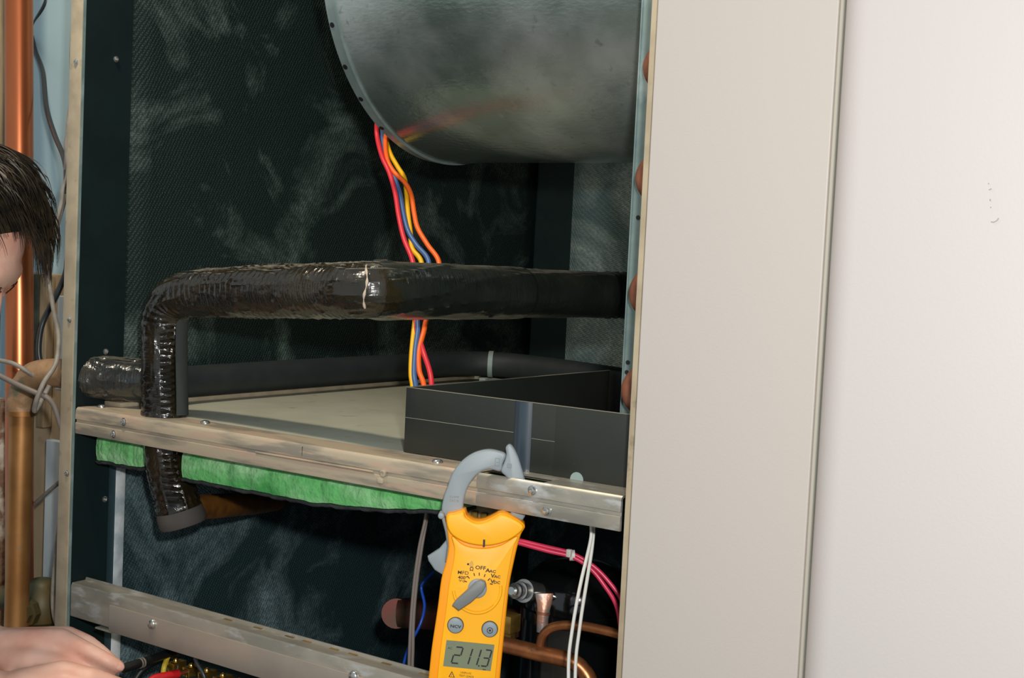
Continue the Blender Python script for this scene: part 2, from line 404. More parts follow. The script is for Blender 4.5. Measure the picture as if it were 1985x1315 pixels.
def liner_sheet(axis, a0, a1, b0, b1, base, thick, na, nb, seed):
    """upholstered insulation sheet, front surface gently uneven; axis 'x' (on the side) or 'y' (on the rear)"""
    bm = bmesh.new(); G = []
    for i in range(na + 1):
        row = []
        for j in range(nb + 1):
            a = a0 + (a1 - a0) * i / na; b = b0 + (b1 - b0) * j / nb
            e = min(i, na - i, 2) / 2; e2 = min(j, nb - j, 2) / 2
            d = thick * (.35 + .65 * min(e, e2)) + .0022 * fbm((a * 7 + seed, b * 7, seed)) * min(e, e2)
            row.append(bm.verts.new((base + d, a, b) if axis == 'x' else (a, base - d, b)))
        G.append(row)
    for i in range(na):
        for j in range(nb): bm.faces.new((G[i][j], G[i + 1][j], G[i + 1][j + 1], G[i][j + 1]))
    edge = [G[i][0] for i in range(na + 1)] + [G[na][j] for j in range(1, nb + 1)] + [G[i][nb] for i in range(na - 1, -1, -1)] + [G[0][j] for j in range(nb - 1, 0, -1)]
    back = [bm.verts.new((base, v.co.y, v.co.z) if axis == 'x' else (v.co.x, base, v.co.z)) for v in edge]
    n = len(edge)
    for k in range(n): bm.faces.new((edge[k], edge[(k + 1) % n], back[(k + 1) % n], back[k]))
    return bm
obj('insulation_liner', liner_sheet('x', .082, 1.118, 1.009, 2.195, 0, .010, 90, 100, 1), 'liner', cab, label='black woven insulation liner with dusty patches')
obj('insulation_liner', liner_sheet('x', .080, 1.118, FLOOR + .02, .955, 0, .010, 90, 80, 5), 'liner_low', cab, label='black insulation liner of the lower compartment with bluish dust')
obj('insulation_liner', liner_sheet('y', .096, .95, 1.009, 2.195, 1.135, .012, 70, 90, 9), 'liner_rear', cab, label='grey meshed insulation on the rear panel')
obj('insulation_liner', liner_sheet('y', .03, .95, FLOOR + .02, .955, 1.135, .012, 60, 60, 13), 'liner_low', cab)
obj('corner_angle', box(0.0005, .004, 1.10, 1.134, 1.009, 2.195, .001), 'navy_sheet', cab)
obj('foil_edge_strip', box(.001, .0145, .0635, .081, FLOOR + .02, .962, .0015), 'foil', cab, label='bright crinkled foil tape strip up the liner edge')
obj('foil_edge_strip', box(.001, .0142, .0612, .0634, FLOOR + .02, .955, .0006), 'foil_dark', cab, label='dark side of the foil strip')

# deck
deck = obj('deck', box(.0005, .952, .049, .905, 1.000, 1.0065, .001), 'deck_paint', cab, label='grey-beige painted deck plate')
obj('deck_lip', box(.0005, .036, .05, .905, 1.0065, 1.0132, .001), 'tan_paint', deck)
obj('deck_lip', box(.004, .94, .90, .905, 1.0065, 1.012, .001), 'deck_paint', deck)

# upper rail: pressed channel with a slot near its right end
def rail_profile(yb):
    return [(.0000, .9700), (-.0004, .9715), (-.0004, .9850), (.0016, .9862), (.0016, .9895), (-.0008, .9905), (-.0008, .9925), (-.0004, 1.0025), (.0008, 1.0052), (.003, 1.0070),
            (yb, 1.0070), (yb, 1.0044), (.0042, 1.0044), (.0030, 1.0030), (.0030, .9700)]
XS0, XS1 = .705, .790
rail = obj('upper_rail', join(extrude_x(rail_profile(.0495), .0025, .205)), 'dusty_rail', cab, label='dust-covered upper cross rail')
obj('rail_section', extrude_x(rail_profile(.0495), .205, XS0), 'dusty_rail', rail)
slot = extrude_x(rail_profile(.0052), XS0, XS1)
slot = join(slot, box(XS0, XS1, .0375, .0495, 1.0044, 1.0070))
obj('rail_section', join(slot, extrude_x(rail_profile(.0495), XS1, .8905)), 'galvanised_rail', rail, label='bare galvanised right end of the rail')
for q in [(240, 818), (220, 842), (1032, 951), (1060, 991)]:
    obj('screw', screw_bm(hit(*q, 'y', -.0006), (0, -1, 0), .0044, .0032), 'steel', rail)
obj('rivet_nut', join(box(.563, .572, -.004, 0, .976, .983, .0012), lathe([(.0042, 0), (.0042, .003), (.0025, .0035), (.0022, .002), (0, .002)], (.571, -.0004, .9885), (0, -1, 0), 14)), 'dusty_rail', rail)
for q in [(197, 790), (398, 821), (848, 897)]:
    obj('rivet', dome_bm(hit(*q, 'z', 1.007), (0, 0, 1), .0066, .0042), 'steel', rail)
obj('rail_ridge', tube([(.36, -.0006, .9875), (.45, -.0012, .9878), (.555, -.0008, .988)], .0011, 6), 'dusty_rail', rail)
obj('rail_seam', box(.4396, .4401, -.0009, 0, .9925, 1.004), 'facing', rail)

# lower rail
lprof = [(0, .708), (-.0005, .710), (-.0005, .752), (.0016, .756), (.0235, .756), (.0245, .7595), (.0262, .7595), (.0262, .7535), (.0028, .7535), (.0022, .708)]
lrail = obj('lower_rail', extrude_x(lprof, .003, .8935), 'galvanised_rail', cab, label='galvanised lower cross rail')
cp = obj('cover_plate', box(.0905, .880, -.0035, -.0006, .7035, .7412, .0008), 'cover_plate', lrail, label='smooth grey-brown cover plate on the lower rail')
for q in [(295, 1210), (686, 1312)]:
    obj('screw', dome_bm(hit(*q, 'y', -.0035), (0, -1, 0), .0072, .0048), 'steel', cp)
obj('rail_foot', box(.060, .094, -.002, .022, .7015, .7035), 'galvanised_rail', lrail)
for px, py in [(432, 1205), (490, 1221), (552, 1238), (587, 1247), (640, 1262), (676, 1272), (742, 1290), (820, 1309)]:
    p = hit(px, py, 'z', .756)
    obj('rail_slot', box(p.x - .007, p.x + .007, .0195, .0232, .756, .7566), 'brass', lrail)

# fibreglass batt under the deck
def batt(x0, x1, green, seed):
    """front edge sags; green wool on top, black facing below"""
    xs = np.linspace(x0, x1, 60)
    kx = [0.0, .11, .219, .336, .426, .478, .552, .63, .8]; kz = [.931, .932, .9295, .931, .9305, .934, .940, .951, .958]
    bm = bmesh.new(); ys = np.r_[.027, .0275, .0295, np.linspace(.036, .80, 9)]
    top, bot = [], []
    for i, x in enumerate(xs):
        zb = np.interp(x, kx, kz) + .0018 * fbm((x * 40, seed, 0), 4)
        yo = .003 * fbm((x * 55, seed, 3), 4)
        if green: z1, z0 = .969 - .002 * abs(fbm((x * 30, 7, seed))), zb
        else: z1, z0 = zb - .0002, zb - .0052 - .0018 * fbm((x * 60, 2, seed), 3)
        edge = [(.027 + yo + .003, z1), (.0262 + yo, z1 * .75 + z0 * .25), (.0255 + yo, (z0 + z1) / 2), (.026 + yo, z1 * .25 + z0 * .75), (.028 + yo, z0)]
        prof = [(.80, z1), (.4, z1), (.1, z1)] + edge + [(.1, z0 + .002), (.4, z0 + .003), (.80, z0 + .004)]
        top.append([bm.verts.new((x, y, z)) for y, z in prof])
    for A, Bq in zip(top, top[1:]):
        n = len(A)
        for k in range(n): bm.faces.new((A[k], A[(k + 1) % n], Bq[(k + 1) % n], Bq[k]))
    bm.faces.new(top[0]); bm.faces.new(top[-1][::-1]); return bm
for (x0, x1, sd) in [(.0150, .1095, 2.0), (.194, .652, 5.0)]:
    b_ = obj('fibreglass_batt', batt(x0, x1, True, sd), 'fibreglass', cab, label='green fibreglass insulation under the deck')
    obj('facing', batt(x0, x1, False, sd), 'facing', b_)

# ================================================================ evaporator coil and its drain pan
coil = thing('evaporator_coil', 'upright evaporator coil with galvanised end plate and copper return bends', 'coil', (.88, .35, 1.0075))
ep = obj('end_plate', box(.8275, .935, .100, .1022, 1.0095, 2.1, .0006), 'galvanised', coil, label='pale galvanised end plate')
obj('plate_edge', box(.8262, .8276, .0985, .118, 1.0095, 2.1, .0004), 'galvanised', ep)
obj('fin_block', box(.845, .935, .1025, .62, 1.02, 2.08), 'galvanised', coil)
for q in [(1237, 422), (1217, 703), (1215, 722), (1209, 645)]:
    obj('punched_hole', lathe([(.0026, 0), (.0026, .0004), (0, .0004)], hit(*q, 'y', .1), (0, -1, 0), 10), 'dark_recess', ep)
for q in [(1274, 130), (1259, 345), (1246, 568), (1231, 757)]:
    c = hit(*q, 'y', .075)
    pts = [c + Vector((.0125 - .0165 * math.sin(a), 0, .0165 * math.cos(a))) for a in np.linspace(-.0, math.pi, 16)]
    pts = [c + Vector((.05, 0, .0165))] + pts + [c + Vector((.05, 0, -.0165))]
    obj('return_bend', tube(pts, .0118, 14, up=(0, 1, 0)), 'copper_bend', coil)

pan = thing('drain_pan', 'long black plastic drain pan standing on the deck behind the rail', 'drain pan', (.71, .29, 1.0072))
fp = obj('front_panel', box(.558, .905, .050, .0535, 1.0072, 1.0855, .0006), 'pan_plastic', pan)
obj('rim_edge', box(.558, .905, .0499, .0536, 1.0856, 1.0860), 'pan_edge', fp)
sp = obj('side_panel', box(.558, .5612, .0536, .525, 1.0072, 1.0855, .0006), 'pan_plastic', pan)
obj('rim_edge', box(.558, .5612, .0536, .525, 1.0856, 1.0860), 'pan_edge', sp)
obj('rear_panel', box(.5613, .905, .5218, .525, 1.0072, 1.0855, .0006), 'pan_plastic', pan)
obj('pan_floor', box(.5613, .905, .0536, .5217, 1.0072, 1.0092), 'pan_plastic', pan)
def pan_crease():
    bm = bmesh.new(); prof = []
    for k in range(13):
        u = k / 12; prof.append((.7175 + .024 * u, .0499 - .0052 * math.sin(math.pi * u) ** .8))
    lo = [bm.verts.new((x, y, 1.0072)) for x, y in prof]; hi = [bm.verts.new((x, y, 1.0858)) for x, y in prof]
    for k in range(12): bm.faces.new((lo[k], lo[k + 1], hi[k + 1], hi[k]))
    bm.faces.new(hi); bm.faces.new(lo[::-1]); return bm
MATS['pan_gloss'] = mat('pan_gloss', (52, 64, 74), .3, spec=.8)
obj('vertical_rib', pan_crease(), 'pan_gloss', fp, label='rounded glossy vertical rib')
obj('score_line', box(.559, .717, .0497, .0502, 1.0492, 1.0497), 'pan_edge', fp)
obj('score_line', box(.742, .905, .0497, .0502, 1.0452, 1.0456), 'pan_edge', fp)
obj('overlap_flap', box(.774, .905, .0485, .0499, 1.0072, 1.0848, .0004), 'pan_plastic', fp)
obj('drain_notch', lathe([(.0085, 0), (.0085, .0006), (0, .0006)], (.8055, .0484, 1.0072), (0, -1, 0), 20), 'tie_grey', fp)

# ================================================================ blower
blow = thing('blower_housing', 'round galvanised blower housing with a flanged rim hanging above', 'blower', (.55, .42, 1.3857))
BY, BZ, BR, BX0, BX1 = .420, 1.658, .2722, .300, .815
def cyl_x(x0, x1, r, seg=160, r2=None, wob=0):
    bm = bmesh.new(); rings = []
    for i in range(25):
        x = x0 + (x1 - x0) * i / 24
        rings.append([bm.verts.new((x, BY + (r + wob * fbm((x * 9, math.cos(a) * 3, math.sin(a) * 3), 3)) * math.cos(a), BZ + (r + wob * fbm((x * 9, math.cos(a) * 3, math.sin(a) * 3), 3)) * math.sin(a))) for a in np.linspace(0, 2 * math.pi, seg, endpoint=False)])
    for A, Bq in zip(rings, rings[1:]):
        for k in range(seg): bm.faces.new((A[k], A[(k + 1) % seg], Bq[(k + 1) % seg], Bq[k]))
    return bm, rings
bm, rings = cyl_x(BX0 + .016, BX1, BR, wob=.0006); bm.faces.new(rings[-1])
obj('scroll', bm, 'blower_metal', blow, label='shiny mottled scroll wrap')
def ring_x(prof, seg=160):
    """prof (x, r) closed"""
    bm = bmesh.new(); R_ = []
    for a in np.linspace(0, 2 * math.pi, seg, endpoint=False):
        R_.append([bm.verts.new((x, BY + r * math.cos(a), BZ + r * math.sin(a))) for x, r in prof])
    n = len(prof)
    for k in range(seg):
        A, Bq = R_[k], R_[(k + 1) % seg]
        for j in range(n): bm.faces.new((A[j], A[(j + 1) % n], Bq[(j + 1) % n], Bq[j]))
    return bm
rim = obj('rim_flange', ring_x([(BX0, BR - .004), (BX0, BR + .0012), (BX0 + .0145, BR + .0012), (BX0 + .016, BR + .0036), (BX0 + .0178, BR + .0036), (BX0 + .019, BR + .0008), (BX0 + .019, BR - .004)]), 'rim_metal', blow, label='flat grey rim flange with a bead')
obj('side_disc', ring_x([(BX0 + .002, .15), (BX0 + .002, BR - .0042), (BX0 + .005, BR - .0042), (BX0 + .005, .15)]), 'blower_metal', blow)
obj('inlet_ring', ring_x([(BX0 + .001, .138), (BX0 - .012, .15), (BX0 + .0015, .165), (BX0 + .03, .142)]), 'blower_metal', blow)
obj('motor', lathe([(.07, -.06), (.078, -.05), (.078, .05), (.07, .06), (.02, .062), (.01, .08), (.006, .08)], (BX0 + .1, BY, BZ), (1, 0, 0), 32), 'compressor_black', blow)
for q in [(640, 50), (668, 131), (699, 193), (741, 246)]:
    p = hit(*q, 'x', BX0 + .005); a = math.atan2(p.z - BZ, p.y - BY)
    c = Vector((BX0 + .005, BY + (BR + .0012) * math.cos(a), BZ + (BR + .0012) * math.sin(a)))
    obj('tab_notch', lathe([(.0038, -.001), (.0038, .0006), (0, .0006)], c, (0, math.cos(a), math.sin(a)), 12), 'dark_recess', rim)
obj('discharge_neck', box(.34, .80, .45, .692, 1.90, 2.19), 'blower_metal', blow)

# blower wires
def wire(name, label, pts, r, m_, group=None, cat='wire', parent=None, n=7, seg=10):
    return obj(name, tube(spline(pts, n), r, seg), m_, parent, label=label, cat=cat, group=group)
def tdep(py): return float(np.interp(py, [225, 245, 300, 420, 510, 614, 680, 749, 815], [2.10, 2.03, 1.985, 1.91, 1.86, 1.815, 1.785, 1.755, 1.735]))
WP = dict(
 red=[(733, 225), (730, 245), (732, 271), (741, 305), (755, 336), (766, 375), (773, 419), (783, 463), (800, 507), (806, 560), (805, 614), (808, 642), (814, 660), (822, 686), (833, 720), (837, 749), (838, 810)],
 blue=[(742, 235), (740, 256), (745, 290), (753, 320), (764, 343), (775, 375), (782, 414), (791, 448), (807, 475), (831, 507), (826, 560), (811, 614), (810, 642), (805, 682), (803, 726), (806, 749), (812, 810)],
 yellow=[(758, 245), (750, 271), (756, 297), (771, 324), (784, 346), (788, 375), (791, 414), (796, 453), (799, 482), (817, 509), (815, 560), (806, 614), (802, 645), (798, 688), (797, 726), (800, 749), (805, 810)],
 orange=[(752, 245), (747, 275), (751, 310), (764, 334), (784, 353), (797, 378), (803, 414), (810, 443), (829, 475), (851, 509), (846, 560), (828, 614), (821, 645), (812, 682), (813, 720), (822, 749), (826, 810)])
OFF = dict(red=-.006, blue=.004, yellow=.010, orange=-.002)
for c, P in WP.items():
    pts = []
    for (x, y) in P:
        o = OFF[c]
        if c == 'red' and y > 600: o = .008 if y < 665 else .000
        if c == 'orange' and y > 630: o = .004
        pts.append(at(x, y, tdep(y) + o))
    wire('blower_wire', f'{c} insulated wire hanging from the blower rim behind the taped pipe', pts, .0036, 'wire_' + c, group='coloured blower wires')

# ================================================================ big taped pipe
pipe = thing('insulated_pipe', 'thick black taped insulated pipe bending up over the deck', 'pipe', hit(330, 880, 'y', .045))
leg_px = [(352, 1004, 1.850), (342, 968, 1.848), (330, 925, 1.845), (323, 880, 1.842), (319, 820, 1.842), (318, 760, 1.842), (317, 700, 1.84), (317, 650, 1.838), (321, 612, 1.834), (335, 585, 1.826), (360, 572, 1.812), (400, 568, 1.79), (470, 566, 1.752), (560, 565, 1.700), (640, 564, 1.652), (690, 562.5, 1.620)]
e0 = at(712, 562, 1.606); e1 = Vector((.608, .451, 1.2005)); eD = (e1 - e0).normalized()
leg = spline([at(*q) for q in leg_px] + [e0 + eD * .010, e0 + eD * .034], 10)
leg, sarc = resample(leg, .0022)
def leg_r(s):
    return float(np.interp(s, [0, .03, .30, .36, .46, .62, .85], [.0302, .0300, .0300, .0315, .0338, .0343, .0347]))
def leg_disp(s, a, p):
    w = .0007 * fbm((p.x * 40, p.y * 40 + math.cos(a) * 2, p.z * 40 + math.sin(a) * 2), 4)
    # crumpled ribs of the wrapped tape
    k = noise.noise(Vector((s * 14, math.cos(a) * 1.2, math.sin(a) * 1.2)))
    ribs = .0009 * max(0, .25 + k) * math.sin(s * 2 * math.pi / .0105 + 2.2 * math.sin(a * 2) + 3 * noise.noise(Vector((s * 9, math.cos(a), math.sin(a)))))
    fold = .0016 * max(0, 1 - abs(noise.noise(Vector((s * 11, 3 * math.cos(a), 3 * math.sin(a) + 4)))) * 9)
    return w + ribs + fold
obj('taped_front_run', tube(leg, [leg_r(s) for s in sarc], 72, disp=leg_disp), 'tape', pipe, label='glossy wrinkled black tape wrap')
e2 = e1 + (e1 - e0).normalized() * .66
rear, rs = resample(spline([e0 + eD * .006, e0.lerp(e1, .3), e0.lerp(e1, .7), e1, e1.lerp(e2, .5), e2], 10), .003)
def rear_disp(s, a, p):
    d = .0007 * fbm((p.x * 25, p.y * 25 + math.cos(a), p.z * 25 + math.sin(a)), 4)
    d += .0022 * max(0, 1 - abs(noise.noise(Vector((s * 7 + a * .9, 1.3 * math.cos(a), 1.3 * math.sin(a) + 8)))) * 8) * max(0, 1 - s / .42)
    if .40 < s < .50: d += .0016 * max(0, math.sin(s * 2 * math.pi / .017 + 3 * math.sin(a)))
    if s > .245: d -= .0012
    return d
obj('taped_rear_run', tube(rear, [float(np.interp(s, [0, .01, .05, .3, .6], [.0340, .0356, .0350, .0337, .0330])) for s in rs], 64, disp=rear_disp), 'tape_rear', pipe, label='matt black wrap of the run going back')
i_a = next(i for i, s_ in enumerate(sarc) if s_ > .50); i_b = len(leg) - 34
camd = lambda p: (Vector(CAM) - p).normalized()
pts = [Vector(leg[i]) + (camd(Vector(leg[i])) * .999 + Vector((0, 0, .04 + .03 * math.sin(i * .11)))).normalized() * (leg_r(sarc[i]) + .0006) for i in range(i_a, i_b, 3)]
obj('tape_overlap', tube(pts, .0013, 6), 'dark_recess', pipe, label='dark lengthwise overlap line of the tape')
# seam of exposed foam at the mitred elbow
bis = ((e1 - e0).normalized() + (e0 - at(560, 565, 1.70)).normalized()).normalized()
vv = Vector((0, 0, 1)); hh = bis.cross(vv).normalized()
toward = (Vector(CAM) - e0).normalized()
sgn = 1 if hh.dot(toward) > 0 else -1
pts = [e0 + bis * (.001 + .0016 * math.sin(5 * a)) + (hh * sgn * math.cos(a) * .0372 + vv * math.sin(a) * .0362) for a in np.linspace(-.62, .95, 20)]
obj('seam_strip', tube(pts, [.0012 + .0007 * math.sin(k * 1.3) for k in range(20)], 6), 'seam', pipe, label='thin pale torn seam around the elbow')
# smooth foam left bare down the right of the leg
i0, i1 = next(i for i, p in enumerate(leg) if p[2] > 1.0075), next(i for i, s in enumerate(sarc) if leg[i][2] > 1.163)
segpts = [Vector(p) for p in leg[i0:i1]]
bm = bmesh.new(); rows = []
rgt = Vector(MR); back = Vector(-MF)
for p in segpts:
    row = []
    for a in np.linspace(math.radians(-22), math.radians(46), 12):
        row.append(bm.verts.new(p + (rgt * math.cos(a) + back * math.sin(a)) * .0326))
    rows.append(row)
for A, Bq in zip(rows, rows[1:]):
    for k in range(11): bm.faces.new((A[k], A[k + 1], Bq[k + 1], Bq[k]))
bmesh.ops.solidify(bm, geom=bm.faces[:], thickness=-.003)
obj('bare_foam_strip', bm, 'foam', pipe, label='smooth grey bare foam beside the tape')
def rib_band(ia, ib, a0, a1):
    bm = bmesh.new(); rows = []
    for i in range(ia, ib):
        p = Vector(leg[i]); s = sarc[i]; row = []
        env = min(1, (i - ia) / 6, (ib - 1 - i) / 6)
        for k, a in enumerate(np.linspace(a0, a1, 10)):
            rr = .0308 + env * .0012 * math.sin(s * 2 * math.pi / .0088 + .5 * math.sin(k * .5)) * math.sin(math.pi * (k + .5) / 10) ** .4
            row.append(bm.verts.new(p + (rgt * math.cos(a) + back * math.sin(a)) * rr))
        rows.append(row)
    uvl = bm.loops.layers.uv.new('UVMap')
    for i, (A, Bq) in enumerate(zip(rows, rows[1:])):
        for k in range(9):
            f = bm.faces.new((A[k], A[k + 1], Bq[k + 1], Bq[k]))
            for l_ in f.loops: l_[uvl].uv = (i * .0005, k * .02)
    bmesh.ops.solidify(bm, geom=bm.faces[:], thickness=-.002)
    return bm
obj('ribbed_tape_band', rib_band(i0 - 3, i1 - 12, math.radians(44), math.radians(84)), 'tape', pipe, label='evenly ribbed glossy tape band')
il0 = next(i for i, p in enumerate(leg) if p[2] > .885); il1 = next(i for i, p in enumerate(leg) if p[2] > .966)
obj('ribbed_tape_band', rib_band(il0, il1, math.radians(48), math.radians(98)), 'tape', pipe, label='ribbed tape below the deck')
# collar and copper elbow stub
d0 = (Vector(leg[4]) - Vector(leg[0])).normalized()
obj('end_collar', tube([Vector(leg[0]) + d0 * k for k in (.012, .006, 0, -.006, -.0105)], [.0318, .0328, .0332, .0330, .0312], 40), 'collar_foam', pipe, label='brown-grey foam end collar')
cst = spline([Vector(leg[0]) + d0 * .012, Vector(leg[0]) + d0 * .006 + Vector(MR) * .012, at(384, 985, 1.875), at(430, 981, 1.95), at(500, 975, 2.12), at(560, 966, 2.30), at(640, 956, 2.52)], 8)
obj('copper_stub', tube(cst, .0176, 24), 'copper_dark', pipe, label='brownish copper tube leaving the lower end')

# ================================================================ foam-covered line along the left wall
line = thing('foam_tube', 'black foam-covered pipe lying along the left edge of the deck', 'pipe', (.06, .45, 1.0072))
R1 = .0235
pts = spline([(.072, .086, 1.040), (.050, .118, 1.039), (.037, .20, 1.038), (.037, .45, 1.039), (.038, .70, 1.0385), (.052, .825, 1.040), (.12, .885, 1.041), (.25, .888, 1.039), (.40, .865, 1.036), (.54, .84, 1.036)], 10)
obj('foam_sleeve', tube(pts, R1, 36), 'black_foam', line)
tp = spline([(-.026, .024, 1.0465), (.010, .048, 1.0460), (.045, .071, 1.0455), (.080, .093, 1.0450)], 16)
tp, tps = resample(tp, .002)
obj('taped_end', tube(tp, .0308, 64, disp=lambda s, a, p: .0012 * fbm((p.x * 30 + math.cos(a), p.y * 30, p.z * 30 + math.sin(a)), 3) + .0016 * max(0, 1 - abs(noise.noise(Vector((s * 16, 2 * math.cos(a), 2 * math.sin(a))))) * 7)), 'tape_grey', line, label='crumpled grey tape near the wall')
tie = thing('cable_tie', 'grey plastic cable tie around the black foam tube', 'cable tie', (.09, .86, 1.0072))
tc = Vector(pts[int(len(pts) * .505)])
best = min(range(len(pts)), key=lambda i: abs((lambda v: (CX + FPX * v.dot(Vector(MR)) / v.dot(Vector(MF))))(Vector(pts[i]) - Vector(CAM)) - 948))
tc = Vector(pts[best]); td = (Vector(pts[best + 1]) - Vector(pts[best - 1])).normalized(); tu = Vector((0, 0, 1)); tv = td.cross(tu)
bm = bmesh.new(); rows = []
for a in np.linspace(0, 2 * math.pi, 40, endpoint=False):
    rad = (tu * math.cos(a) + tv * math.sin(a))
    rows.append([bm.verts.new(tc + rad * rr + td * w) for rr, w in [(R1 + .0003, -.0045), (R1 + .0018, -.0045), (R1 + .0018, .0045), (R1 + .0003, .0045)]])
for k in range(40):
    A, Bq = rows[k], rows[(k + 1) % 40]
    for j in range(4): bm.faces.new((A[j], A[(j + 1) % 4], Bq[(j + 1) % 4], Bq[j]))
obj('strap', bm, 'tie_grey', tie)
hp = hit(938, 737, 'x', tc.x + .03)
obj('lock_head', box(hp.x - .007, hp.x + .007, hp.y - .006, hp.y + .006, hp.z - .004, hp.z + .004, .001), 'tie_grey', tie)

# ================================================================ clamp meter (clipped round the upper rail)
TM = 1.443
def mp(px, py, h=0.0):
    """point of the meter's front plane at photo pixel, raised h metres towards the photographer"""
    return Vector(CAM + TM * ray(px, py) - h * MF)
PXM = TM / FPX
def slab(outline, h0, h1, bev=0.0, smooth_n=0, seg=3, both=False):
    P = outline
    if smooth_n:
        Q = [np.array([*p, 0.]) for p in P]; Q = Q + [Q[0]]
        ext = [Q[-2]] + Q + [Q[1]]; out = []
        for i in range(1, len(ext) - 2):
            a, b, c, d = ext[i - 1], ext[i], ext[i + 1], ext[i + 2]
            for k in range(smooth_n):
                t = k / smooth_n; out.append(.5 * (2 * b + (c - a) * t + (2 * a - 5 * b + 4 * c - d) * t * t + (3 * b - a - 3 * c + d) * t ** 3))
        P = [(o[0], o[1]) for o in out]
    bm = bmesh.new()
    A = [bm.verts.new(mp(x, y, h1)) for x, y in P]; Bq = [bm.verts.new(mp(x, y, h0)) for x, y in P]; n = len(P)
    ft = bm.faces.new(A); bk = bm.faces.new(Bq[::-1])
    for k in range(n): bm.faces.new((A[k], Bq[k], Bq[(k + 1) % n], A[(k + 1) % n]))
    bmesh.ops.recalc_face_normals(bm, faces=bm.faces[:])
    if bev:
        es = list(ft.edges) + (list(bk.edges) if both else [])
        bmesh.ops.bevel(bm, geom=es, offset=bev, segments=seg, affect='EDGES', profile=.5, clamp_overlap=True)
    return bm
def circle(cx, cy, r, n=32, a0=0, a1=2 * math.pi):
    return [(cx + r * math.cos(a), cy + r * math.sin(a)) for a in np.linspace(a0, a1, n, endpoint=abs(a1 - a0) < 6.28)]
meter = thing('clamp_meter', 'bright yellow digital clamp meter with grey jaws clipped on the upper rail', 'clamp meter', mp(905, 1395, -.018))
body_o = [(864.5, 1001.5), (882, 995), (899.6, 990.4), (905, 1002), (920, 1011.5), (938, 1011), (958.6, 1001.5), (968, 996.5), (979, 996.5), (995, 1004), (1017.6, 1020), (1010, 1038), (1003, 1062), (997, 1088), (988, 1132), (982.6, 1180), (977, 1236), (971.5, 1291), (967, 1340), (958, 1385), (935, 1402), (895, 1400), (850, 1395), (830, 1372), (829, 1335), (832.5, 1295), (837, 1254), (848, 1180), (855, 1125), (864, 1093), (869, 1062), (866.5, 1032)]
body = obj('body', slab(body_o, -.034, -.0045, .0042, 4, 4), 'meter_yellow_deep', meter)
face_o = [(876, 1040), (900, 1058), (935, 1064), (970, 1058), (1003, 1040), (996, 1062), (989, 1095), (981, 1140), (975, 1185), (969, 1236), (963, 1290), (958, 1335), (948, 1372), (930, 1386), (898, 1385), (858, 1378), (846, 1362), (846, 1335), (850, 1292), (855, 1250), (864, 1185), (871, 1130), (878, 1095), (881, 1065)]
obj('face_plate', slab(face_o, -.010, 0.0, .0018, 4, 3), 'meter_yellow', body, label='amber yellow front face')
cheek = [(866.5, 1003), (884, 997), (898, 993), (903, 1004), (920, 1014.5), (938, 1014.5), (957, 1006), (969, 999), (979, 999.5), (996, 1007), (1014.5, 1021), (1004, 1036), (975, 1052), (938, 1058), (900, 1051), (872, 1032)]
obj('jaw_cheek', slab(cheek, -.010, .0018, .0035, 4, 4), 'meter_yellow', body)
obj('index_mark', slab([(936.6, 1046), (940.6, 1046), (940.2, 1060), (936.2, 1060)], .001, .0022), 'print_black', body, smooth=False)
# jaws
jaw_h0, jaw_h1 = -.034, -.021
jl = [(854.6, 998), (857.5, 972), (864.5, 951.7), (877, 918.5), (896, 896), (918, 881.6), (944, 875), (966, 878), (980.7, 885.3), (975, 902), (969.6, 917.8), (947.5, 914), (927, 922), (910.6, 940.6), (901, 963), (896.6, 990), (900, 1015), (870, 1018)]
jw = obj('fixed_jaw', slab(jl, jaw_h0, jaw_h1, .0022, 4, 3, True), 'meter_grey', meter)
jr = [(981.5, 885), (980, 872), (987, 865), (994.5, 869.5), (1004, 887), (1011, 908), (1017, 930), (1022, 960), (1022, 985), (1014, 1014), (985, 1016), (994, 985), (992, 955), (984, 932), (970.8, 918), (976, 902)]
obj('moving_jaw', slab(jr, jaw_h0, jaw_h1, .0022, 3, 3, True), 'meter_grey', meter)
obj('trigger_lever', slab([(866, 1040), (864, 1052), (850, 1069), (827, 1084), (828.5, 1092), (840.6, 1110), (861, 1123), (872, 1095), (872, 1050)], -.026, -.014, .0022, 0, 3, True), 'meter_grey', meter)
obj('trigger_strip', slab([(854, 1004), (861, 1004), (869, 1036), (871, 1066), (866, 1094), (862, 1092), (866, 1060), (862, 1034)], -.02, -.008, .001), 'meter_grey_dark', meter)
obj('hinge_pin', slab(circle(854.5, 1002.5, 6.2, 18), -.03, -.006, .0012), 'meter_grey', meter)
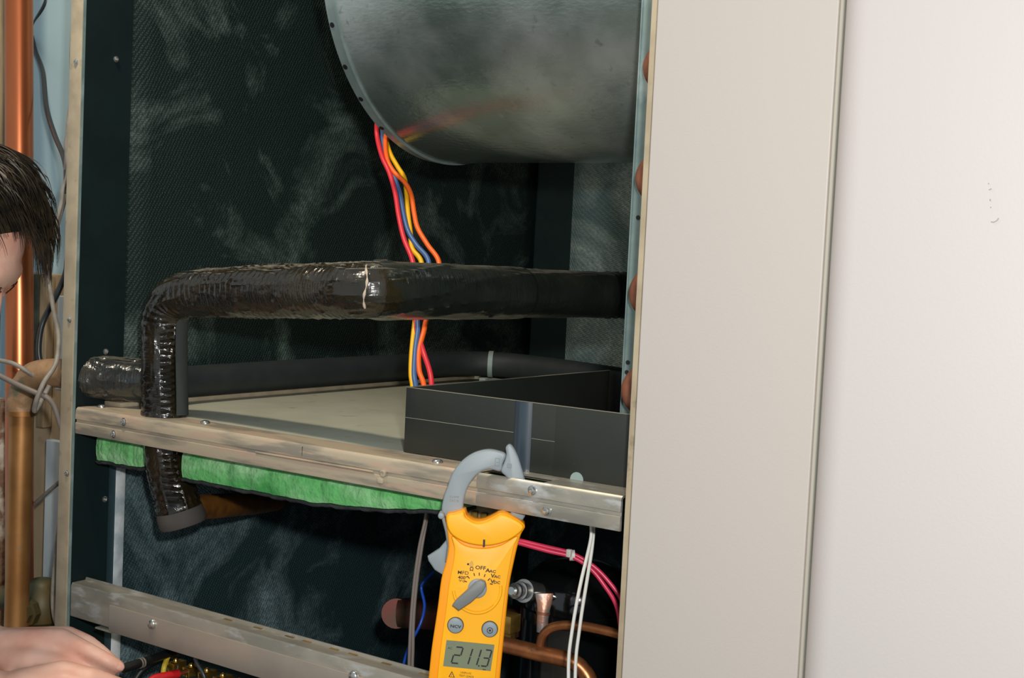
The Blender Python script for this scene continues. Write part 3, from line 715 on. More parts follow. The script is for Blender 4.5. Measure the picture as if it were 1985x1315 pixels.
# rotary dial
obj('dial_rim', tube([mp(925 + 46 * math.cos(a), 1141.6 + 47 * math.sin(a), .0004) for a in np.linspace(math.radians(-8), math.radians(176), 40)], .0019, 8), 'meter_yellow', body)
obj('dial_recess', slab(circle(925, 1141.6, 43, 40, math.radians(-4), math.radians(184)), -.001, .0006), 'meter_yellow', body)
dial = obj('dial', slab(circle(925.5, 1140.5, 18.3, 36), 0, .0046, .0012), 'meter_grey', meter, label='round grey selector dial')
lv = [(932, 1122), (941, 1125.5), (943, 1133), (936, 1145), (914, 1165), (890, 1181), (877.5, 1171), (884, 1162), (905, 1143), (921, 1127)]
obj('pointer', slab(lv, .001, .0105, .0016, 0, 3), 'meter_grey_dark', dial, label='grey pointer lever turned to lower left')
for a_, b_ in [((918.5, 1111.5), (920, 1117)), ((929, 1110.5), (929, 1116.5)), ((940.6, 1113.5), (938.4, 1119)), ((950, 1121.5), (945.6, 1126)), ((906, 1117), (910, 1122)), ((899.6, 1126.6), (905, 1128.6)), ((949.5, 1132), (955, 1133.4))]:
    dx, dy = b_[0] - a_[0], b_[1] - a_[1]; l_ = math.hypot(dx, dy); nx, ny = -dy / l_ * .9, dx / l_ * .9
    obj('tick_mark', slab([(a_[0] + nx, a_[1] + ny), (b_[0] + nx, b_[1] + ny), (b_[0] - nx, b_[1] - ny), (a_[0] - nx, a_[1] - ny)], 0, .0004), 'print_black', body, smooth=False)
DG = bpy.context.evaluated_depsgraph_get
def text(name, s, cx, cy, hpx, rot, m_, parent, h=.0004, sx=1.0, bold=.0):
    cu = bpy.data.curves.new(name, 'FONT'); cu.body = s; cu.size = 1; cu.align_x = 'CENTER'; cu.align_y = 'CENTER'; cu.offset = bold; cu.resolution_u = 2
    o = link(bpy.data.objects.new('tmp', cu)); me = bpy.data.meshes.new_from_object(o.evaluated_get(DG())); bpy.data.objects.remove(o)
    k = hpx / .70; c, s_ = math.cos(rot), math.sin(rot)
    for v in me.vertices:
        x, y = v.co.x * k * sx, -v.co.y * k
        v.co = mp(cx + x * c - y * s_, cy + x * s_ + y * c, h)
    return obj(name, me, m_, parent, smooth=False)
R6 = math.radians(6)
text('printed_text', 'OFF', 931.6, 1101.5, 7.2, R6, 'print_black', body, sx=1.15, bold=.02)
text('printed_text', 'A', 945.5, 1106.6, 7.2, R6, 'print_black', body, sx=1.2, bold=.03); text('printed_text', 'AC', 955, 1108.4, 5.4, R6, 'print_black', body, sx=1.2, bold=.03)
text('printed_text', 'V', 955, 1117.0, 7, R6, 'print_black', body, sx=1.2, bold=.03); text('printed_text', 'AC', 964, 1118.8, 5.2, R6, 'print_black', body, sx=1.2, bold=.03)
text('printed_text', 'V', 954.5, 1128.0, 7, R6, 'print_black', body, sx=1.2, bold=.03); text('printed_text', 'DC', 963.3, 1130.0, 5.2, R6, 'print_black', body, sx=1.2, bold=.03)
text('printed_text', 'MFD', 898, 1111, 6.8, R6, 'print_black', body, sx=1.15, bold=.004)
text('printed_text', '400°', 897, 1120.6, 6.2, R6, 'print_black', body, sx=1.1, bold=.02)
text('printed_text', '°F°C', 894.8, 1127.2, 4, R6, 'print_black', body, sx=1.1, bold=.02)
text('printed_text', 'Ω', 914.2, 1103.8, 7.2, R6, 'print_black', body, bold=.02)
obj('printed_dot', slab(circle(907.4, 1094.2, 2.1, 12), 0, .0004), 'print_black', body, smooth=False)
for k in range(3):
    a = np.linspace(-.8, .8, 6); rr = 4.5 + k * 2.6
    outer = [(907.4 + rr * math.cos(x), 1094.5 + rr * math.sin(x)) for x in a]; inner = [(907.4 + (rr - .8) * math.cos(x), 1094.5 + (rr - .8) * math.sin(x)) for x in a[::-1]]
    obj('sound_wave_mark', slab(outer + inner, 0, .0004), 'meter_grey_dark', body, smooth=False)
b1 = obj('push_button', slab(circle(883, 1212.5, 14.8, 32), -.001, .0032, .0012), 'meter_grey', meter, label='round grey button marked NCV')
text('printed_text', 'NCV', 883.5, 1214, 5.6, R6, 'print_black', b1, h=.0036, sx=1.25, bold=.03)
b2 = obj('push_button', slab(circle(949.4, 1220, 14.8, 32), -.001, .0032, .0012), 'meter_grey', meter, label='round grey button with a circle and dot')
def annulus(cx, cy, r0, r1, h):
    bm = bmesh.new(); A = [bm.verts.new(mp(x, y, h)) for x, y in circle(cx, cy, r0, 24)]; Bq = [bm.verts.new(mp(x, y, h)) for x, y in circle(cx, cy, r1, 24)]
    for k in range(24): bm.faces.new((A[k], A[(k + 1) % 24], Bq[(k + 1) % 24], Bq[k]))
    return bm
for cx, cy in [(883, 1212.5), (949.4, 1220)]:
    obj('button_ring', annulus(cx, cy, 14.6, 16.2, .0003), 'print_black', body, smooth=False)
obj('printed_circle', annulus(949.8, 1221.5, 4.6, 6, .0036), 'print_black', b2, smooth=False)
obj('printed_dot', slab(circle(949.8, 1221.5, 2.2, 14), .0033, .0037), 'print_black', b2, smooth=False)
# display
lq = [(865.6, 1241.2), (958.6, 1250.4), (951, 1301.3), (859, 1291.7)]
scr = obj('display', slab(lq, 0, .0005), 'lcd', meter, label='grey-green liquid crystal display reading 211.3', smooth=False)
def lp(u, v):
    a, b, c, d = [np.array(q) for q in lq]
    return tuple((a * (1 - u) + b * u) * (1 - v) + (d * (1 - u) + c * u) * v)
def seg_quad(p, q, w, h=.0009):
    p, q = np.array(p), np.array(q); t = (q - p) / np.linalg.norm(q - p); n = np.array([-t[1], t[0]]) * w
    return slab([tuple(p + t * w), tuple(p + t * w * .2 + n), tuple(q - t * w * .2 + n), tuple(q - t * w), tuple(q - n - t * w * .2), tuple(p - n + t * w * .2)], .0004, h)
SEG = {'2': 'abged', '1': 'bc', '3': 'abgcd'}
def digit(ch, u0, u1, v0=.22, v1=.90, sh=-.055):
    vm = (v0 + v1) / 2
    # slanted cell: top shifted right
    A = lambda u, v: lp(u + sh * (v - v0) / (v1 - v0), v)
    pos = dict(a=(A(u0, v0), A(u1, v0)), b=(A(u1, v0), A(u1, vm)), c=(A(u1, vm), A(u1, v1)), d=(A(u0, v1), A(u1, v1)), e=(A(u0, vm), A(u0, v1)), f=(A(u0, v0), A(u0, vm)), g=(A(u0, vm), A(u1, vm)))
    bms = [seg_quad(*pos[k], 1.35) for k in SEG[ch]]
    obj('digit', join(*bms), 'lcd_segment', scr, smooth=False)
digit('2', .215, .365, .22, .84); digit('1', .43, .565, .22, .84); digit('1', .60, .745, .22, .84); digit('3', .835, .965, .22, .84)
obj('decimal_point', slab([lp(.728, .82), lp(.756, .82), lp(.752, .875), lp(.724, .875)], .0004, .0009), 'lcd_segment', scr, smooth=False)
text('display_text', 'AUTO', *lp(.10, .14), 4.2, R6, 'print_grey', scr, h=.0009); text('display_text', 'AC', *lp(.095, .29), 4.4, R6, 'print_black', scr, h=.0009)
obj('display_arrow', join(seg_quad(lp(.83, .945), lp(.86, .985), .7), seg_quad(lp(.86, .985), lp(.895, .955), .7)), 'lcd_segment', scr, smooth=False)
obj('warning_mark', slab([(876, 1301.5), (881.5, 1314), (869.5, 1312.6)], 0, .0003), 'print_black', body, smooth=False)
obj('warning_mark', slab([(875.9, 1304.2), (879.4, 1312.6), (871.9, 1311.8)], .0001, .0005), 'meter_yellow', body, smooth=False)
text('printed_text', '!', 875.8, 1309.3, 4.6, R6, 'print_black', body, h=.0007, bold=.02)
text('printed_text', 'UNPLUG', 903, 1305.2, 3.8, R6, 'print_black', body); text('printed_text', 'TEST LEADS', 904, 1311.6, 3.8, R6, 'print_black', body)
text('moulded_text', 'CLAMP', 879, 968.5, 4.2, math.radians(3), 'print_grey', jw, h=jaw_h1 + .0003); text('moulded_text', 'CAT III', 878.5, 976, 4.2, math.radians(3), 'print_grey', jw, h=jaw_h1 + .0003)
def frame_mark(x0, y0, w, hh):
    c = [(x0, y0), (x0 + w, y0 + 1), (x0 + w - 1, y0 + hh + 1), (x0 - 1, y0 + hh)]; bms = []
    for k in range(4):
        p, q = np.array(c[k]), np.array(c[(k + 1) % 4]); t = (q - p) / np.linalg.norm(q - p); n = np.array([-t[1], t[0]]) * .4
        bms.append(slab([tuple(p + n), tuple(q + n), tuple(q - n), tuple(p - n)], jaw_h1, jaw_h1 + .0003))
    bms.append(slab([(x0 + 2, y0 + hh / 2), (x0 + w - 2, y0 + hh / 2 + .3), (x0 + w - 2, y0 + hh / 2 + 1.1), (x0 + 2, y0 + hh / 2 + .8)], jaw_h1, jaw_h1 + .0003))
    obj('moulded_mark', join(*bms), 'print_grey', jw, smooth=False)
frame_mark(960, 892, 8, 15); frame_mark(984, 903, 8, 7)

# ================================================================ lower compartment
comp = thing('compressor', 'glossy black domed compressor shell behind the white wires', 'compressor', (0, 0, 0))
cc = at(1118, 1200, 1.80); comp.location = (cc.x, cc.y, FLOOR + .02); ORG[comp.name] = Vector(comp.location)
ztop = at(1118, 1085, 1.80).z
prof = [(.0, ztop), (.03, ztop - .002), (.055, ztop - .010), (.069, ztop - .024), (.074, ztop - .044), (.074, ztop - .06), (.0765, ztop - .062), (.0765, ztop - .075), (.074, ztop - .077), (.074, FLOOR + .06), (.06, FLOOR + .03), (0, FLOOR + .03)]
obj('shell', lathe([(r, z - ztop) for r, z in prof], (cc.x, cc.y, ztop), (0, 0, 1), 48), 'compressor_black', comp)
obj('mounting_foot', box(cc.x - .09, cc.x + .09, cc.y - .09, cc.y + .09, FLOOR + .02, FLOOR + .03), 'compressor_black', comp)
f0 = at(1000, 1146, 1.70); f1 = at(1032, 1146, 1.735); ax = (f1 - f0).normalized()
L_ = (f1 - f0).length
obj('threaded_fitting', lathe([(.005, -.012), (.0075, -.01), (.0075, -.004), (.0100, -.003), (.0100, .002), (.008, .003), (.008, .007), (.012, .008), (.012, .012), (.009, .013), (.009, .018), (.015, .019), (.015, .022), (.010, L_ + .02), (0, L_ + .02)], f0, ax, 28), 'steel', comp, label='shiny threaded steel fitting')
# crimped copper charging stub in front of the shell
stub = thing('crimped_copper_stub', 'flattened copper stub pinched wide at its top beside the compressor', 'tube', at(1052, 1222, 1.655))
P_ = [(1055, 1151, .0112, .0014), (1055, 1158, .0108, .0022), (1055, 1170, .0095, .0050), (1053.5, 1185, .0080, .0068), (1052, 1200, .0074, .0072), (1051, 1225, .0070, .0070)]
bm = bmesh.new(); rows = []
for px, py, ra, rb in P_:
    c = at(px, py, 1.655); rows.append([bm.verts.new(c + Vector(MR) * math.cos(a) * ra + Vector(MF) * math.sin(a) * rb) for a in np.linspace(0, 2 * math.pi, 24, endpoint=False)])
for A, Bq in zip(rows, rows[1:]):
    for k in range(24): bm.faces.new((A[k], A[(k + 1) % 24], Bq[(k + 1) % 24], Bq[k]))
bm.faces.new(rows[0]); bm.faces.new(rows[-1][::-1])
st_ = obj('pinched_tube', bm, 'copper_soldered', stub)
c_ = at(1053, 1190, 1.655)
obj('brazed_joint', tube([at(1053.5, 1186, 1.655), at(1053, 1191, 1.655)], .0086, 20), 'copper_bend', stub)

wire('copper_tube', 'thick tarnished copper tube running to lower right behind the meter', [at(930, 1240, 1.66), at(985, 1252, 1.645), at(1050, 1268, 1.63), at(1100, 1280, 1.62), at(1128, 1297, 1.615), at(1145, 1330, 1.61), at(1150, 1400, 1.61)], .0100, 'copper_tube', cat='tube', seg=18)
wire('copper_tube', 'thin arched copper tube branching up beside the white wires', [at(1047, 1262, 1.632), at(1048, 1248, 1.632), at(1053, 1232, 1.63), at(1066, 1219, 1.625), at(1088, 1213, 1.615), at(1120, 1213, 1.60), at(1160, 1220, 1.58), at(1200, 1230, 1.56), at(1250, 1244, 1.54)], .0056, 'copper_tube', cat='tube', seg=16)
vb = thing('brass_valve', 'small brass valve block half hidden behind the meter', 'valve', at(985, 1245, 1.70))
c0 = at(980, 1207, 1.70); c1 = at(982, 1232, 1.70)
obj('body', box(c0.x - .016, c0.x + .016, c0.y - .012, c0.y + .012, c0.z - .011, c0.z + .012, .002), 'brass', vb)
obj('hex_nut', lathe([(.010, -.010), (.0125, -.009), (.0125, .009), (.010, .010)], c1, (1, .3, 0), 6), 'brass', vb)
wire('copper_tube', 'reddish capped copper tube lying behind the grey wires', [at(768, 1190, 2.02), at(771, 1189, 2.03), at(800, 1190, 2.02), at(860, 1194, 1.98), at(930, 1200, 1.93), at(1000, 1206, 1.89)], .0225, 'copper_cap', cat='tube', seg=24)

wire('white_wire', 'white wire hanging below the rail, left of the pair', [at(1146, 1015, 1.47), at(1146, 1040, 1.47), at(1139, 1075, 1.47), at(1127, 1125, 1.47), at(1116, 1180, 1.47), at(1108, 1230, 1.47), at(1103, 1270, 1.47), at(1102, 1320, 1.47), at(1104, 1400, 1.47)], .0020, 'cable_white', group='white wires below the rail')
wire('white_wire', 'white wire hanging below the rail, right of the pair', [at(1151, 1015, 1.474), at(1150, 1040, 1.474), at(1146, 1075, 1.474), at(1138, 1125, 1.474), at(1129, 1180, 1.474), at(1122, 1230, 1.474), at(1117, 1270, 1.474), at(1115, 1320, 1.474), at(1116, 1400, 1.474)], .0020, 'cable_white', group='white wires below the rail')
wire('red_wire', 'glossy crimson wire, upper of the tied pair under the rail', [at(960, 1036, 1.53), at(1005, 1048, 1.525), at(1060, 1061, 1.52), at(1109, 1074, 1.515), at(1150, 1098, 1.51), at(1180, 1128, 1.505), at(1205, 1165, 1.50), at(1220, 1220, 1.50)], .0026, 'wire_magenta', group='tied red wires')
wire('red_wire', 'glossy crimson wire, lower of the tied pair under the rail', [at(960, 1040, 1.522), at(1005, 1053, 1.517), at(1060, 1068, 1.512), at(1109, 1080, 1.508), at(1145, 1103, 1.503), at(1172, 1136, 1.498), at(1195, 1175, 1.495), at(1205, 1230, 1.495)], .0026, 'wire_magenta', group='tied red wires')
k0 = at(1109, 1077, 1.511)
tz = thing('wire_tie', 'small white tie holding the two red wires together', 'cable tie', k0)
obj('band', tube([k0 - Vector(MR) * .003, k0 + Vector(MR) * .003], .0062, 16), 'tie_white', tz)
obj('lock_head', box(k0.x - .003, k0.x + .003, k0.y - .009, k0.y - .004, k0.z - .001, k0.z + .008, .001), 'tie_white', tz)
for k, o_ in ((0, 0), (1, 5)):
    wire('grey_wire', ('left' if k == 0 else 'right') + ' of two taupe wires hanging beside the meter trigger', [at(829 + k, 975, 1.66 + k * .006), at(824 + o_ * .5, 1010, 1.66 + k * .006), at(813 + o_, 1060, 1.66), at(803 + o_, 1130, 1.66), at(797 + o_, 1200, 1.66), at(794 + o_ * 1.3, 1260, 1.66), at(793 + o_ * 1.3, 1300, 1.66), at(794 + o_ * 1.5, 1400, 1.66)], .0021, 'cable_taupe', group='taupe wires beside the meter')
wire('blue_wire', 'cobalt blue wire curving behind the taupe wires', [at(840, 1110, 1.74), at(822, 1128, 1.73), at(817, 1142, 1.73), at(823, 1175, 1.72), at(815, 1210, 1.71), at(795, 1250, 1.71), at(782, 1290, 1.71), at(776, 1340, 1.71)], .0020, 'wire_cobalt')

c_ = hit(932, 999, 'y', .075)
ts = thing('terminal_strip', 'small brown terminal strip seen through the meter jaw under the rail', 'terminal strip', (c_.x, c_.y, c_.z - .012))
obj('base', box(c_.x - .03, c_.x + .03, c_.y, c_.y + .02, c_.z - .012, c_.z + .010, .001), 'wood', ts)
for k in range(4):
    obj('terminal', box(c_.x - .026 + k * .014, c_.x - .017 + k * .014, c_.y - .004, c_.y, c_.z - .006, c_.z + .004, .001), 'brass', ts)
# contactor at the lower left
con = thing('contactor', 'black contactor block with brass terminals under the lower rail', 'contactor', hit(440, 1330, 'y', .06))
def pb(px0, py0, px1, py1, y0, y1, bev=.001):
    a = hit(px0, py0, 'y', y0); b = hit(px1, py1, 'y', y0)
    return box(a.x, b.x, y0, y1, min(a.z, b.z), max(a.z, b.z), bev)
A_ = hit(330, 1300, 'y', .055); B_ = hit(560, 1330, 'y', .055)
obj('base', box(A_.x, B_.x, .03, .13, .575, .633, .003), 'bakelite', con)
obj('upper_block', box(A_.x + .012, B_.x - .02, .05, .13, .633, .655, .003), 'bakelite', con)
for k in range(6):
    x = A_.x + .014 + k * .031
    tb = obj('terminal', box(x, x + .014, .036, .060, .655, .668, .001), 'brass_bright', con)
    obj('terminal_screw', screw_bm(Vector((x + .007, .046, .668)), (0, 0, 1), .004, .004), 'brass_bright', tb)
obj('wire_frame', tube([(A_.x + .045, .028, .672), (A_.x + .045, .028, .640), (A_.x + .115, .028, .640), (A_.x + .115, .028, .672)], .0012, 6), 'steel', con)
for k in range(5):
    x = A_.x + .02 + k * .036
    obj('terminal', box(x, x + .010, .026, .034, .612, .634, .001), 'brass_bright', con)
wire('test_probe', 'black test probe held in the fingertips', [at(238, 1297, 1.775), at(262, 1289, 1.79), at(288, 1281, 1.81), at(312, 1272, 1.83), at(338, 1262, 1.86)], .0062, 'black_rubber', cat='probe', seg=14)
pr = bpy.data.objects['test_probe']
for q in [(271, 1286.5, 1.797), (276, 1285, 1.80)]:
    c = at(*q); dirv = (at(288, 1281, 1.81) - at(262, 1289, 1.79)).normalized()
    obj('grip_ring', tube([c - dirv * .001, c + dirv * .001], .0070, 16), 'cable_taupe', pr)
obj('probe_tip', tube([at(338, 1262, 1.86), at(352, 1258, 1.875)], .0028, 10), 'copper_new', pr)
wire('black_wire', 'black lead curving up behind the test probe', [at(255, 1330, 1.84), at(275, 1300, 1.85), at(300, 1284, 1.86), at(325, 1276, 1.87), at(345, 1276, 1.88)], .0050, 'black_rubber')
wire('black_wire', 'thin dark lead hanging down across the contactor', [at(378, 1277, 1.76), at(384, 1290, 1.755), at(396, 1312, 1.75), at(402, 1345, 1.75)], .0028, 'cable_black')
wire('red_clip', 'red rubber clip boot at the bottom edge beside the contactor', [at(285, 1328, 1.77), at(300, 1316, 1.78), at(325, 1311, 1.79), at(347, 1306, 1.80)], .0058, 'red_rubber', cat='clip')
obj('jaw_tip', tube([at(345, 1307, 1.80), at(362, 1302, 1.81)], .0035, 10), 'copper_new', bpy.data.objects['red_clip'])
yt = at(320, 1293, 1.83)
obj('yellow_tag', tube(spline([at(327, 1270, 1.85), at(322, 1282, 1.84), at(318, 1294, 1.83), at(316, 1310, 1.83)], 5), .0036, 8), 'tag_yellow', None, label='yellow wire marker strip beside the probe', cat='tag')

# ================================================================ left of the cabinet: pipes, cables, boards
rp = at(37, 400, 2.085); ra, rb = at(37, 100, 2.085), at(38, 1200, 2.085)
def rz(z): return ra.lerp(rb, (z - ra.z) / (rb.z - ra.z))
riser = thing('copper_riser', 'tall bright copper riser pipe at the left edge', 'pipe', (rp.x, rp.y, FLOOR))
obj('pipe', tube([rz(FLOOR), rz(.9), rz(1.7), rz(2.45)], .0212, 48), 'copper_new', riser)
vp = at(37, 1000, 2.0)
el = thing('copper_elbow_pipe', 'brown copper pipe with a crusty elbow entering the cabinet side', 'pipe', (vp.x, vp.y, FLOOR))
zc = 1.046
obj('pipe', tube([(vp.x, vp.y, FLOOR), (vp.x, vp.y, .6), (vp.x, vp.y, 1.0)], .0176, 40), 'copper_old', el, label='weathered brown copper pipe')
obj('pipe', tube([(-.095, .040, zc), (-.03, .0425, zc)], .0176, 32), 'copper_flux', el)
ep_ = spline([(vp.x, vp.y, .982), (vp.x, vp.y, 1.000), (vp.x + .008, vp.y + .002, 1.024), (vp.x + .030, vp.y + .006, 1.041), (-.075, .038, zc), (-.050, .040, zc)], 10)
obj('elbow_fitting', tube(ep_, .0212, 36, disp=lambda s, a, p: .0012 * fbm((p.x * 60, p.y * 60 + math.cos(a), p.z * 60 + math.sin(a)), 3)), 'copper_flux', el, label='crusted copper elbow fitting')
obj('solder_ring', tube([(vp.x, vp.y, .978), (vp.x, vp.y, .981), (vp.x, vp.y, .985)], .0226, 32), 'copper_old', el)
obj('joint_lump', tube([(-.056, .040, zc), (-.048, .0405, zc), (-.040, .041, zc), (-.032, .0415, zc)], [.024, .0262, .0262, .022], 30, disp=lambda s, a, p: .003 * fbm((p.x * 70, math.cos(a) * 2, math.sin(a) * 2), 3)), 'copper_flux', el)

rust = at(-2, 1050, 2.16)
obj('rusty_pipe', tube(resample([(rust.x - .005, rust.y, FLOOR), (rust.x - .005, rust.y, .98)], .02)[0], .022, 24, disp=lambda s, a, p: .004 * fbm((p.z * 30, math.cos(a) * 2, math.sin(a) * 2), 4)), 'rust', None, label='crusted flaking iron pipe at the lower left edge', cat='pipe')
dp = at(-1, 300, 2.17)
obj('drain_pipe', tube([(dp.x - .008, dp.y, FLOOR), (dp.x - .008, dp.y, 1.4), (dp.x - .008, dp.y, 2.45)], .012, 20), 'wood', None, label='thin brown pipe left of the copper riser', cat='pipe')

va = at(80, 1175, 2.06)
val = thing('bronze_valve', 'tarnished bronze valve body low beside the cabinet post', 'valve', (va.x, va.y, va.z - .05))
obj('body', lathe([(.0, -.075), (.022, -.075), (.024, -.03), (.034, -.02), (.036, .0), (.030, .02), (.022, .034), (.014, .042), (0, .044)], va, (0, 0, 1), 28), 'bronze', val)
obj('side_port', tube([va + Vector((-.10, 0, -.004)), va + Vector((.0, 0, -.004))], .018, 20), 'bronze', val)
obj('bonnet', lathe([(.022, 0), (.022, .012), (.017, .013), (.017, .022), (0, .022)], va + Vector((.012, -.030, 0)), (.3, -1, 0), 8), 'bronze', val)

# boards leaning on the wall behind
def quad_board(name, pxs, t_back, thick, m_, label, cat):
    """board standing in a plane y=const seen between photo columns"""
    y = t_back; x0 = hit(pxs[0], 700, 'y', y).x; x1 = hit(pxs[1], 700, 'y', y).x
    z1 = hit((pxs[0] + pxs[1]) / 2, pxs[2], 'y', y).z; z0 = FLOOR if pxs[3] is None else hit((pxs[0] + pxs[1]) / 2, pxs[3], 'y', y).z
    return obj(name, box(x0, x1, y, y + thick, z0, z1, .0015), m_, None, label=label, cat=cat, smooth=False)
quad_board('cardboard_sheet', (52, 150, 531, None), .170, .008, 'cardboard', 'tan cardboard sheet standing against the back wall', 'board')
quad_board('wooden_batten', (57, 72, 532, 735), .150, .018, 'green_wood', 'dark greenish wooden batten right behind the copper riser', 'batten')
quad_board('wooden_batten', (73, 87, 534, 830), .152, .016, 'wood', 'pale brown wooden batten beside the dark batten', 'batten')
quad_board('drywall_offcut', (108, 150, 575, 760), .142, .012, 'gypsum', 'small grey drywall offcut behind the cables', 'board')
quad_board('drywall_offcut', (93, 150, 858, None), .135, .012, 'gypsum', 'tall grey drywall offcut low behind the cabinet post', 'board')

# cables
wire('power_cable', 'black twin cable sweeping down from behind the riser', [at(150, -900, 2.2), at(112, -80, 2.2), at(98, -30, 2.2), at(88, 8, 2.2), at(68, 45, 2.22), at(62, 70, 2.22), at(68, 98, 2.2), at(83, 140, 2.16), at(90, 208, 2.10), at(106, 262, 2.05), at(124, 306, 2.0), at(130, 345, 1.97), at(131, 375, 1.965)], .0040, 'cable_black', cat='cable')
wire('power_cable', 'thin black cable behind the upper riser with a pale nick', [at(140, -900, 2.2), at(98, -90, 2.24), at(86, -30, 2.24), at(76, 15, 2.24), at(64, 55, 2.24), at(40, 100, 2.24)], .0026, 'cable_black', cat='cable')
wire('control_cable', 'long grey cable running down beside the tan post and looping at the elbow', [at(166, -900, 2.02), at(152, -200, 2.02), at(146, -20, 2.02), at(143, 30, 2.02), at(139, 108, 2.0), at(140, 176, 1.99), at(133, 238, 1.97), at(130, 290, 1.96), at(132, 336, 1.95), at(122, 369, 1.95), at(119, 395, 1.95), at(108, 439, 1.95), at(99, 494, 1.95), at(94, 536, 1.95), at(99, 570, 1.95), at(106, 612, 1.945), at(113, 645, 1.94), at(113, 675, 1.93), at(107, 708, 1.915), at(85, 742, 1.895), at(71, 776, 1.89), at(67, 797, 1.90), at(76, 785, 1.91), at(96, 748, 1.92)], .0035, 'cable_grey', cat='cable')
wire('control_cable', 'second grey cable clinging to the post near the top', [at(172, -900, 2.06), at(157, -200, 2.06), at(150, -20, 2.06), at(147, 20, 2.06), at(142, 90, 2.05), at(141, 160, 2.03), at(136, 230, 2.0), at(127, 275, 1.98), at(128, 300, 1.975), at(126, 345, 1.98), at(128, 378, 1.985), at(114, 430, 1.98), at(103, 470, 1.98), at(97, 520, 1.98), at(95, 560, 1.99)], .0026, 'cable_taupe', cat='cable')
wire('power_cable', 'black cable crossing behind the grey one near the cardboard top', [at(138, 480, 2.05), at(131, 500, 2.05), at(127, 530, 2.05), at(111, 570, 2.05), at(90, 610, 2.06), at(79, 640, 2.06), at(75, 680, 2.06), at(80, 713, 2.06), at(84, 740, 2.06)], .0044, 'cable_black', cat='cable')
wire('control_cable', 'upper of two cables entering from the left before the riser', [at(-40, 690, 1.97), at(0, 699, 1.96), at(28, 706, 1.95), at(53, 721, 1.95), at(75, 735, 1.96)], .0034, 'cable_grey', cat='cable')
wire('control_cable', 'lower cable crossing the elbow and dropping behind the post', [at(-40, 708, 1.93), at(0, 729, 1.92), at(38, 748, 1.905), at(70, 762, 1.90), at(90, 770, 1.90), at(104, 786, 1.905), at(113, 811, 1.91), at(124, 845, 1.92), at(132, 870, 1.96)], .0040, 'cable_taupe', cat='cable')
wire('control_cable', 'thin grey cable slanting up to the post below the elbow', [at(40, 1010, 2.12), at(60, 985, 2.10), at(92, 955, 2.06), at(124, 928, 2.02), at(140, 915, 2.02)], .0032, 'cable_grey', cat='cable')
wire('power_cable', 'dark cable hanging down beside the lower post', [at(122, 990, 2.02), at(117, 1010, 2.01), at(111, 1060, 2.0), at(106, 1110, 2.0), at(103, 1160, 2.0), at(106, 1195, 2.0), at(116, 1230, 2.0), at(122, 1290, 2.0)], .0040, 'cable_grey', cat='cable')
wire('power_cable', 'black cable behind the dark one beside the lower post', [at(125, 960, 2.04), at(121, 1010, 2.04), at(115, 1060, 2.04), at(110, 1110, 2.04), at(108, 1170, 2.04), at(112, 1240, 2.04)], .0036, 'cable_black', cat='cable')

# ================================================================ the person kneeling at the left
HC = at(-124, 478, 1.65)                                   # head centre
hF = Vector(.67 * MR + .742 * MD + .10 * MF).normalized() # face direction
hR0 = Vector(-MF)                                          # his right side is towards the photographer
hR = (hR0 - hF * hR0.dot(hF)).normalized()
hU = hR.cross(hF).normalized()
def hl(x, y, z): return HC + hR * x + hF * y + hU * z
fac = Vector((MR[0], MR[1], 0)).normalized(); rgtp = Vector((fac.y, -fac.x, 0))
neck = HC - fac * .135 + Vector((0, 0, -.135))
chest = neck - fac * .045 + Vector((0, 0, -.16)); belly = neck - fac * .10 + Vector((0, 0, -.36)); pelvis = neck - fac * .135 + Vector((0, 0, -.52))
sh = {1: neck + rgtp * .185 - fac * .01 + Vector((0, 0, -.055)), -1: neck - rgtp * .185 - fac * .01 + Vector((0, 0, -.055))}
hipz = pelvis.z - .04
def ik(a, b, l1, l2, pole):
    d = b - a; L_ = min(d.length, (l1 + l2) * .999); x = (l1 * l1 - l2 * l2 + L_ * L_) / (2 * L_); h = math.sqrt(max(0, l1 * l1 - x * x))
    n = d.normalized(); p = pole - n * pole.dot(n); p.normalize(); return a + n * x + p * h
wrist = {-1: at(-2, 1259, 1.80), 1: at(0, 1345, 1.73)}
elbow = {k: ik(sh[k], wrist[k], .30, .265, -fac * 1.0 + rgtp * .35 * k + Vector((0, 0, -.5))) for k in (1, -1)}

def cap(bm, p0, r0, p1, r1, n=6):
    """rounded tapered limb piece"""
    p0, p1 = Vector(p0), Vector(p1); ax = (p1 - p0); L_ = ax.length; ax.normalize(); u = ax.orthogonal().normalized(); v = ax.cross(u)
    prof = [(r0 * math.sin(t), -r0 * math.cos(t)) for t in np.linspace(.05, math.pi / 2, n)] + [(r1 * math.sin(t), L_ - r1 * math.cos(t)) for t in np.linspace(math.pi / 2, math.pi - .05, n)]
    rings = [[bm.verts.new(p0 + ax * h + (u * math.cos(a) + v * math.sin(a)) * r) for a in np.linspace(0, 2 * math.pi, 18, endpoint=False)] for r, h in prof]
    for A, Bq in zip(rings, rings[1:]):
        for k in range(18): bm.faces.new((A[k], A[(k + 1) % 18], Bq[(k + 1) % 18], Bq[k]))
    bm.faces.new(rings[0][::-1]); bm.faces.new(rings[-1])
def ell(bm, c, ax, ay, az, rx, ry, rz):
    r_ = bmesh.ops.create_uvsphere(bm, u_segments=28, v_segments=18, radius=1)
    for v in r_['verts']: v.co = c + ax * (v.co.x * rx) + ay * (v.co.y * ry) + az * (v.co.z * rz)
